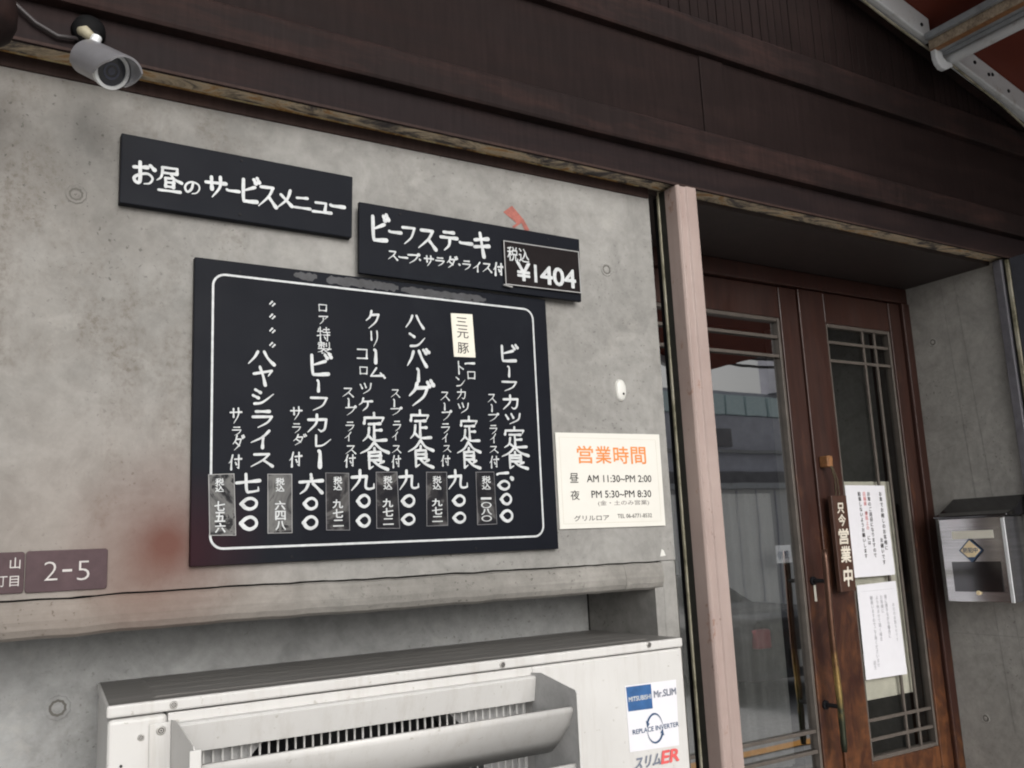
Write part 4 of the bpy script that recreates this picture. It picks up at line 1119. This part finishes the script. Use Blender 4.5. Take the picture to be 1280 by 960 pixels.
# fan opening: plate with round hole, dark cavity, guard bars
cxh, czh, rh = .600, 1.125, .243
t = MB(); t.open = True; NH = 64; ring_i = []; ring_o = []
for k in range(NH):
    a = 2 * math.pi * k / NH; c_, s_ = math.cos(a), math.sin(a)
    ring_i.append((cxh + rh * c_, -.046, czh + rh * s_))
    sc_x = ((.912 - cxh) if c_ > 0 else (cxh - .298)) / max(abs(c_), 1e-6); sc_z = ((1.352 - czh) if s_ > 0 else (czh - .86)) / max(abs(s_), 1e-6)
    q = min(sc_x, sc_z); ring_o.append((cxh + q * c_, -.046, czh + q * s_))
t.add(ring_i + ring_o, [(k, (k + 1) % NH, (k + 1) % NH + NH, k + NH) for k in range(NH)])
t.add(ring_i + [(p[0], .06, p[2]) for p in ring_i], [(k, (k + 1) % NH, (k + 1) % NH + NH, k + NH) for k in range(NH)])
t.build('fan_shroud', 'ac_grey', ac)
t = MB(); t.open = True; t.quad((.30, .0605, .16), (.91, .0605, .16), (.91, .0605, 1.35), (.30, .0605, 1.35)); t.build('cavity', 'black_void', ac)
fan = MB()
for k in range(3):
    for i in range(8):
        a0_ = 2 * math.pi * k / 3 + i * .12; a1_ = a0_ + .12
        P_ = [(cxh + r_ * math.cos(a), .01 + .04 * (i + (a == a1_)) / 8, czh + r_ * math.sin(a)) for r_, a in ((.06, a0_), (.235, a0_), (.235, a1_), (.06, a1_))]
        fan.add(P_, [(0, 1, 2, 3)])
fan.tube([(cxh, 0, czh), (cxh, .05, czh)], .06, 24); fan.open = True
fan.build('fan', 'dark_metal', ac)
t = MB(); x = .309
while x < .908:
    t.box(x - .0014, x + .0014, -.0605, -.0580, .18, 1.350); x += .0137
t.build('fan_guard', 'ac_white', ac)
# air guide: side cheeks and slanted blades
t = MB().prism([(YF + .001, 1.362), (-.104, 1.364), (-.205, 1.345), (-.208, 1.340), (-.208, .20), (YF + .001, .20)], 'x', .3015, .3035)
t.build('guide_cheek', 'ac_white', ac, bevel=.0006)
t = MB().prism([(YF + .001, 1.362), (-.104, 1.364), (-.205, 1.345), (-.208, 1.340), (-.208, .20), (YF + .001, .20)], 'x', .9095, .9115)
t.build('guide_cheek', 'ac_grey', ac, bevel=.0006)  # shade on this cheek's inner face put into a greyer colour
MB().box(.296, .311, -.2115, -.2085, .20, 1.341).build('cheek_lip', 'ac_white', ac, bevel=.001)
MB().box(.9075, .9125, -.2115, -.2085, .20, 1.341).build('cheek_lip', 'ac_white', ac, bevel=.001)
MB().box(.272, .3012, YF - .0035, YF - .0003, .22, 1.360).build('cheek_flange', 'ac_white', ac, bevel=.001)
t = MB().prism([(YF + .010, 1.3585), (-.086, 1.3575), (-.0895, 1.354), (-.0800, 1.3145), (-.0785, 1.3148), (YF + .010, 1.355)], 'x', .3037, .9093)
t.build('guide_blade', 'ac_white', ac, bevel=.0006)
zz_ = 1.318; first = True
while zz_ > .40:
    pr = [(-.196, zz_), (-.1975, zz_ - .004), (-.1955, zz_ - .010), (-.184, zz_ - .030), (-.160, zz_ - .055), (-.126, zz_ - .081)]
    back = [(y + .0015, z + .0016) for y, z in pr[::-1]]
    t = MB().prism(pr + back, 'x', .3040, .9090); t.build('guide_blade', 'ac_white', ac, smooth=True)
    zz_ -= .0885
def screw(x, y, z, r_=.0055):
    t = MB().tube([(x, y + .001, z), (x, y - .0012, z), (x, y - .0020, z)], [r_, r_, r_ * .8], 18); s_ = t.build('screw', 'screw_steel', ac)
    t = MB(); t.open = True
    t.add([(x + r_ * f * math.cos(2 * math.pi * k / 18), y - .0023, z + r_ * f * math.sin(2 * math.pi * k / 18)) for f in (.62, .42) for k in range(18)], [(k, (k + 1) % 18, (k + 1) % 18 + 18, k + 18) for k in range(18)])
    t.add([(x + r_ * .2 * math.cos(2 * math.pi * k / 10), y - .0026, z + r_ * .2 * math.sin(2 * math.pi * k / 10)) for k in range(10)], [tuple(range(10))])
    t.build('recess', 'ink', s_)
for px, py in ((217, 881), (628, 831), (811, 806)): p = at(px, py, YF - .0025); screw(p[0], YF - .0025, p[2])
p = at(176, 922, YF); screw(p[0], YF, p[2], .0045); p = at(201, 913, YF - .0035); screw(p[0], YF - .0035, p[2], .0065)
for px, py in ((455, 883), (151, 958)):
    p = at(px, py, -.086 if px > 300 else YF); MB().tube([(p[0], p[1] + .002, p[2]), (p[0], p[1] - .0006, p[2])], .0022, 8).build('rivet_hole', 'ink', ac)
for k in range(4): MB().box(.30 + .26 * (k % 4) - .04, .36 + .26 * (k % 4) - .04, -.06, .20, 0, .0798).build('foot', 'ac_grey', ac)
# maker stickers on the front panel
sk = thing('maker_sticker', (1.18, YF, 1.196), 'blue and white maker sticker with round arrows on the air conditioner', 'sticker')
def q4(px4, off): return corners(px4, YF - off)
tilted_box(q4([(781, 857.5), (845, 849.5), (849, 931.5), (787.5, 940.5)], .001), YF - .001, YF - .0003).build('sheet', 'paper_white', sk)
tilted_box(q4([(782.5, 859), (813.5, 855), (816, 885.5), (785.5, 889.5)], .0013), YF - .0014, YF - .0011).build('blue_square', 'ink_blue', sk)
pl = FRONT(YF - .0012)
def tpx(mb, s_, x0, x1, yc0, yc1, hh, bold=0, skew=0):
    """text along a slanted baseline, one character box after another"""
    n_ = len(s_); adv = (x1 - x0) / n_
    for i, ch in enumerate(s_):
        if ch == ' ': continue
        xa = x0 + adv * i + adv * .08; xb = x0 + adv * (i + 1) - adv * .08; f = (i + .5) / n_; yc = yc0 + (yc1 - yc0) * f
        if ch in 'Ii1': xa += adv * .28; xb -= adv * .28
        h_ = hh * (.75 if ch in 'rm' else 1); yb = yc + hh; yt = yb - 2 * h_
        if ch == '.': xa += adv * .3; xb -= adv * .3; yt = yb - hh * .4
        text_fit(mb, pl, ch, at(xa, yc, YF)[0], at(xb, yc, YF)[0], at((xa + xb) / 2, yb, YF)[2], at((xa + xb) / 2, yt, YF)[2], bold, skew, h=.0008)
t = MB(); text_fit(t, pl, 'MITSUBISHI', 1.1225, 1.1765, 1.2865, 1.2945, .022, h=.0008); t.build('white_lettering', 'paint_white', sk)
t = MB(); text_fit(t, pl, 'Mr.SLIM', 1.184, 1.239, 1.2865, 1.2990, .022, h=.0008); t.build('grey_lettering', 'ink_steel', sk)
t = MB(); text_fit(t, pl, 'REPLACE INVERTER', 1.127, 1.240, 1.2275, 1.2360, .008, h=.0008)
def arc(a0, a1, rev):
    P_ = []; n_ = 18
    for i in range(n_ + 1):
        f = i / n_; a = R(a0 + (a1 - a0) * f); wv = (.0008 + .0040 * (f if not rev else f)) 
        P_.append((a, wv))
    cx_, cz_ = at(818, 910, YF)[0], at(818, 910, YF)[2]
    def E(a, r_): 
        return (cx_ + r_ * math.cos(a) * .82, YF - .0022, cz_ + r_ * math.sin(a) * 1.1)
    vs = [E(a, .0235 + wv / 2) for a, wv in P_] + [E(a, .0235 - wv / 2) for a, wv in P_]
    t.add(vs, [(i, i + 1, i + n_ + 2, i + n_ + 1) for i in range(n_)])
    a = R(a1); s_ = 1 if a1 > a0 else -1
    t.add([E(a, .0235 + .006), E(a, .0235 - .006), E(a + s_ * .42, .0225)], [(0, 1, 2)])
arc(10, 150, False); arc(190, 330, False)
t.build('navy_lettering', 'ink_navy', sk)
sk2 = thing('model_badge', (1.18, YF, 1.16), 'grey and red model lettering under the arrow sticker on the air conditioner', 'badge')
t = MB(); text_fit(t, pl, 'スリム', 1.126, 1.188, 1.166, 1.186, .03, .25, h=.0008); t.build('grey_lettering', 'ink_steel', sk2)
t = MB(); text_fit(t, pl, 'ER', 1.191, 1.234, 1.1665, 1.188, .035, .22, h=.0008); t.build('red_lettering', 'ink_red_bright', sk2)

# ================================================================== SECURITY CAMERA
sec = thing('security_camera', (.15, -.06, 2.37), 'silver bullet security camera with hood hanging under the beam', 'security camera')
rear = Vector((.1545, -.120, 2.316)); frt = Vector((.1815, -.178, 2.2745))
ax = (frt - rear).normalized(); upv = (Vector((0, 0, 1)) - ax * ax.z).normalized(); sdv = ax.cross(upv)
RC = .0245
def cyl_along(mb, a, b_, r0, r1, n_=28): return mb.tube([a, b_], [r0, r1], n_)
MB().tube([rear - ax * .004, rear, frt - ax * .02, frt], [RC * .8, RC * .96, RC * .96, RC * .96], 32).build('barrel', 'cam_silver', sec, smooth=False)
t = MB(); NN = 32
def ringp(c_, r_): return [c_ + (sdv * math.cos(2 * math.pi * k / NN) + upv * math.sin(2 * math.pi * k / NN)) * r_ for k in range(NN)]
spec = [(frt - ax * .006, RC * .97), (frt - ax * .006, RC * 1.05), (frt + ax * .003, RC * 1.05), (frt + ax * .003, RC * .87), (frt - ax * .003, RC * .84)]
t.add([p for c_, r_ in spec for p in ringp(c_, r_)], [(i * NN + k, i * NN + (k + 1) % NN, (i + 1) * NN + (k + 1) % NN, (i + 1) * NN + k) for i in range(4) for k in range(NN)])
t.open = True; t.build('bezel', 'cam_rim', sec, smooth=False)
t = MB().add(ringp(frt + ax * .0005, RC * .86), [tuple(range(NN))]); t.open = True; t.build('window', 'cam_dark', sec)
t = MB(); c0 = frt + ax * .0009
t.add(ringp(c0, RC * .50) + ringp(c0, RC * .36), [(k, (k + 1) % NN, (k + 1) % NN + NN, k + NN) for k in range(NN)])
t.add(ringp(c0, RC * .22), [tuple(range(NN))]); t.open = True; t.build('lens', 'cam_iris', sec)
# hood: curved shade wrapped over the top, its mouth cut to a point on each side
t = MB(); NA = 36; P_ = []; a_lo, a_hi = -28, 208
for j, rr_ in ((0, RC * 1.10), (1, RC * 1.22)):
    for i in range(NA + 1):
        a = R(a_lo + (a_hi - a_lo) * i / NA); d_ = sdv * math.cos(a) + upv * math.sin(a)
        reach = .034 if 30 < math.degrees(a) < 150 else .034 * max(.05, 1 - (30 - math.degrees(a) if math.degrees(a) <= 30 else math.degrees(a) - 150) / 62)
        P_ += [rear + ax * .012 + d_ * rr_, frt + ax * reach + d_ * rr_]
n_ = (NA + 1) * 2
for i in range(NA):
    t.f += [(2 * i, 2 * i + 1, 2 * i + 3, 2 * i + 2), (n_ + 2 * i, n_ + 2 * i + 1, n_ + 2 * i + 3, n_ + 2 * i + 2), (2 * i + 1, 2 * i + 3, n_ + 2 * i + 3, n_ + 2 * i + 1), (2 * i, 2 * i + 2, n_ + 2 * i + 2, n_ + 2 * i)]
t.f += [(0, 1, n_ + 1, n_), (2 * NA, 2 * NA + 1, n_ + 2 * NA + 1, n_ + 2 * NA)]
t.v = [tuple(p) for p in P_]; t.build('hood', 'cam_silver', sec)
nk = rear + upv * RC
MB().tube([nk - ax * -.006, nk + upv * .010 - sdv * .004], .0075, 14).build('collar', 'cam_rim', sec)
MB().tube([nk + Vector((0, 0, .008)), nk + Vector((-.010, .004, .018)), nk + Vector((-.016, .01, .020))], [.007, .0085, .006], 12).build('joint', 'beige_plastic', sec, smooth=True)
MB().tube([nk + Vector((.002, .008, .012)), nk + Vector((.008, .030, .03)), (.160, -.0605, 2.392)], .007, 12).build('arm', 'dark_metal', sec, smooth=True)
MB().tube([(.163, -.0600, 2.392), (.163, -.072, 2.392), (.163, -.080, 2.392), (.163, -.083, 2.392)], [.025, .023, .016, .006], 28).build('mount', 'mount_black', sec, smooth=True)
cb = MB().tube([(.150, -.066, 2.375), (.12, -.0655, 2.372), (.09, -.066, 2.385), (.055, -.068, 2.412), (.0, -.07, 2.46), (-.08, -.07, 2.50)], .0035, 8)
tag(cb.build('camera_cable', 'cable', smooth=True), 'thin dark cable running up left from the security camera', 'cable')
# rounded dark pipe end in the corner
pe = MB(); PT = [(-.25, -.165, 2.335), (-.10, -.185, 2.325), (-.02, -.195, 2.315), (.020, -.2, 2.308), (.040, -.2, 2.306), (.054, -.2, 2.305), (.060, -.2, 2.305)]
pe.tube(PT, [.052, .052, .052, .050, .043, .030, .012], 28)
tag(pe.build('pipe_end', 'fascia_board', smooth=True), 'rounded dark brown pipe end in the top left corner by the beam', 'pipe')

# ================================================================== AWNING
aw = thing('awning', (2.4, -.1, 2.9), 'red fabric awning on a white metal frame over the doors', 'awning')
kS = -.2602
def zl(x): return 2.903 + (x - 2.357) * kS          # lower edge of the wall rail
AXL, AXR = 1.95, 3.9
AYF = -1.90
def rail(x0, x1):
    t = MB().prism([(x0, zl(x0)), (x1, zl(x1)), (x1, zl(x1) + .070), (x0, zl(x0) + .070)], 'y', -.128, -.096); return t.build('wall_rail', 'frame_white', aw, bevel=.004)
rail(AXL, 2.300); rail(2.345, AXR)
t = MB().prism([(AXL, zl(AXL) + .070), (AXR, zl(AXR) + .070), (AXR, zl(AXR) + .0745), (AXL, zl(AXL) + .0745)], 'y', AYF, -.10); t.build('fabric', 'awning_red', aw)
t = MB().prism([(AXL, zl(AXL) + .02), (AXR, zl(AXR) + .02), (AXR, zl(AXR) + .069), (AXL, zl(AXL) + .069)], 'y', AYF - .02, AYF + .02); t.build('front_rail', 'frame_white', aw, bevel=.004)
MB().box(2.276, 2.2995, AYF + .021, -.1305, 2.8845, 2.930).build('timber', 'osb', aw, bevel=.002)
MB().box(2.262, 2.2755, AYF + .021, -.1305, 2.9105, 2.930).build('edge_trim', 'frame_grey', aw, bevel=.002)
MB().box(2.2800, 2.2990, AYF + .021, -.1310, 2.8825, 2.8843).build('timber_edge', 'bare_wood', aw)
MB().box(2.3000, 2.344, AYF + .021, -.1305, 2.8835, 2.930).build('channel', 'frame_grey', aw, bevel=.003)
MB().box(2.318, 2.340, AYF + .021, -.1320, 2.8805, 2.8833).build('channel_lip', 'frame_grey', aw, bevel=.001)
MB().tube([(2.363, AYF + .021, 2.877), (2.363, -.132, 2.877)], .0155, 20).build('pipe', 'frame_white', aw, smooth=False)
t = MB().prism([(2.282, 2.884), (2.283, 2.858), (2.290, 2.842), (2.304, 2.832), (2.322, 2.831), (2.362, 2.851), (2.350, 2.860), (2.332, 2.858), (2.318, 2.868), (2.316, 2.884)], 'y', -.145, -.129); t.build('bracket', 'frame_white', aw, bevel=.003)
for x, dz in ((2.12, .035), (2.26, .03), (2.50, .04), (2.565, .035), (2.585, .045), (2.66, .03), (2.80, .04), (2.95, .035), (1.95, .04)):
    MB().tube([(x, -.1275, zl(x) + dz), (x, -.1305, zl(x) + dz)], .0055, 10).build('bolt', 'dark_metal', aw)
rr = random.Random(9); cp = []
for i in range(60):
    x = 1.9 + i * .025; sag = .010 * abs(math.sin((x - 1.9) * 6.2)) + (max(0, x - 2.62) ** 1.5) * .35
    cp.append((x, -.112, zl(x) - .005 - sag))
tag(MB().tube(cp, .0035, 8).build('slack_cord', 'olive_edge', smooth=True), 'pale cord sagging along the underside of the white awning rail', 'cord')

# ================================================================== ACROSS THE STREET (seen in the door glass)
def windows(root, rects, y, mat='facade_window'):
    for x0, x1, z0, z1 in rects:
        f = MB().box(x0, x1, y - .02, y + .05, z0, z1).build('window', mat, root)
bA = thing('office_building', (14, -14, 0), 'grey lavender office building with a band of pale windows across the street', 'building')
MB().box(7.6, 24, -22, -12.6, .1, 4.25).build('wall', 'facade_grey', bA)
x = 8.0
while x < 22:
    MB().box(x, x + .62, -12.64, -12.55, 4.27, 4.72).build('window', 'facade_window', bA, bevel=.02); x += .68
MB().box(7.6, 24, -22, -12.7, 4.255, 4.82).build('upper_wall', 'facade_grey', bA)
MB().box(16.35, 18.5, -12.9, -12.3, 4.83, 9.5).build('tower', 'facade_grey', bA)
MB().box(7.6, 24, -12.75, -12.45, 3.40, 3.47).build('ledge', 'facade_light', bA)
for x in (9.2, 11.4, 13.6): MB().box(x, x + 1.3, -12.62, -12.55, 3.55, 3.95).build('window', 'facade_dark', bA)
MB().box(7.6, 24, -12.6, -12.56, 2.45, 3.0).build('shop_band', 'facade_dark', bA)
bB = thing('low_shop', (12, -10, 0), 'low light grey shop with shutters and a white canopy edge across the street', 'building')
MB().box(7.0, 22, -12.3, -10.3, .1, 2.45).build('wall', 'shutter_light', bB)
MB().box(6.8, 22, -10.3, -10.15, 2.46, 2.56).build('canopy', 'frame_white', bB)
for i in range(30): MB().box(7.1 + i * .5, 7.12 + i * .5, -10.295, -10.27, .1, 2.44).build('shutter_rib', 'facade_grey', bB)
# utility cables overhead
for k, (z, dx) in enumerate(((4.15, 0), (4.35, .3), (4.05, .8))):
    pts = [(4 + i * 1.2, -7.2 - .05 * k, z + .25 * ((i - 6) / 6) ** 2 + .02 * math.sin(i * 2.2 + dx)) for i in range(13)]
    tag(MB().tube(pts, .022, 6).build('overhead_cable', 'cable'), ['lowest', 'topmost', 'middle'][(0, 1, 2)[k]] + ' black overhead cable above the street', 'cable', 'overhead cables')
# parked car, tail towards the shop
car = thing('parked_car', (7.65, -6.4, -.06), 'dark parked saloon with red tail lamps across from the door', 'car')
def carsec(y, w_, zb, zm, zt, wt): return [(-w_, y, zb), (-w_, y, zm), (-wt, y, zt), (wt, y, zt), (w_, y, zm), (w_, y, zb)]
cx_, gy = 7.65, -.06
secs = [(-4.60, .78, .30, .60, .70, .72), (-4.54, .84, .24, .66, .82, .74), (-5.2, .85, .22, .72, .86, .72), (-6.0, .85, .22, .74, .88, .72), (-6.5, .85, .22, .78, 1.20, .56), (-7.6, .85, .22, .78, 1.20, .56), (-8.5, .78, .25, .62, .70, .66)]
t = MB(); V = []
for y, w_, zb, zm, zt2, wt in secs: V += [(cx_ + p[0], p[1], gy + p[2]) for p in carsec(y, w_, zb, zm, zt2, wt)]
F = [(i * 6 + j, i * 6 + (j + 1) % 6, (i + 1) * 6 + (j + 1) % 6, (i + 1) * 6 + j) for i in range(6) for j in range(6)] + [tuple(range(6)), tuple(range(36, 42))]
t.add(V, F); t.build('body', 'car_paint', car, bevel=.05, seg=3, smooth=True)
t = MB(); t.add([(cx_ - .62, -6.04, .85), (cx_ + .62, -6.04, .85), (cx_ + .50, -6.46, 1.12), (cx_ - .50, -6.46, 1.12)], [(0, 1, 2, 3)]); t.open = True; t.build('rear_window', 'car_glass', car)
for s_ in (-1, 1):
    MB().box(cx_ + s_ * .70 - .10, cx_ + s_ * .70 + .10, -4.60, -4.505, .50, .68).build('tail_lamp', 'car_red', car, bevel=.02)
    for y in (-5.15, -7.35):
        w_ = MB().tube([(cx_ + s_ * .74, y, .26), (cx_ + s_ * .88, y, .26)], .32, 24).build('wheel', 'tyre', car)
np_ = MB().box(cx_ - .20, cx_ + .14, -4.575, -4.535, .28, .44).build('number_plate', 'plastic_white', car)

exec_done = True
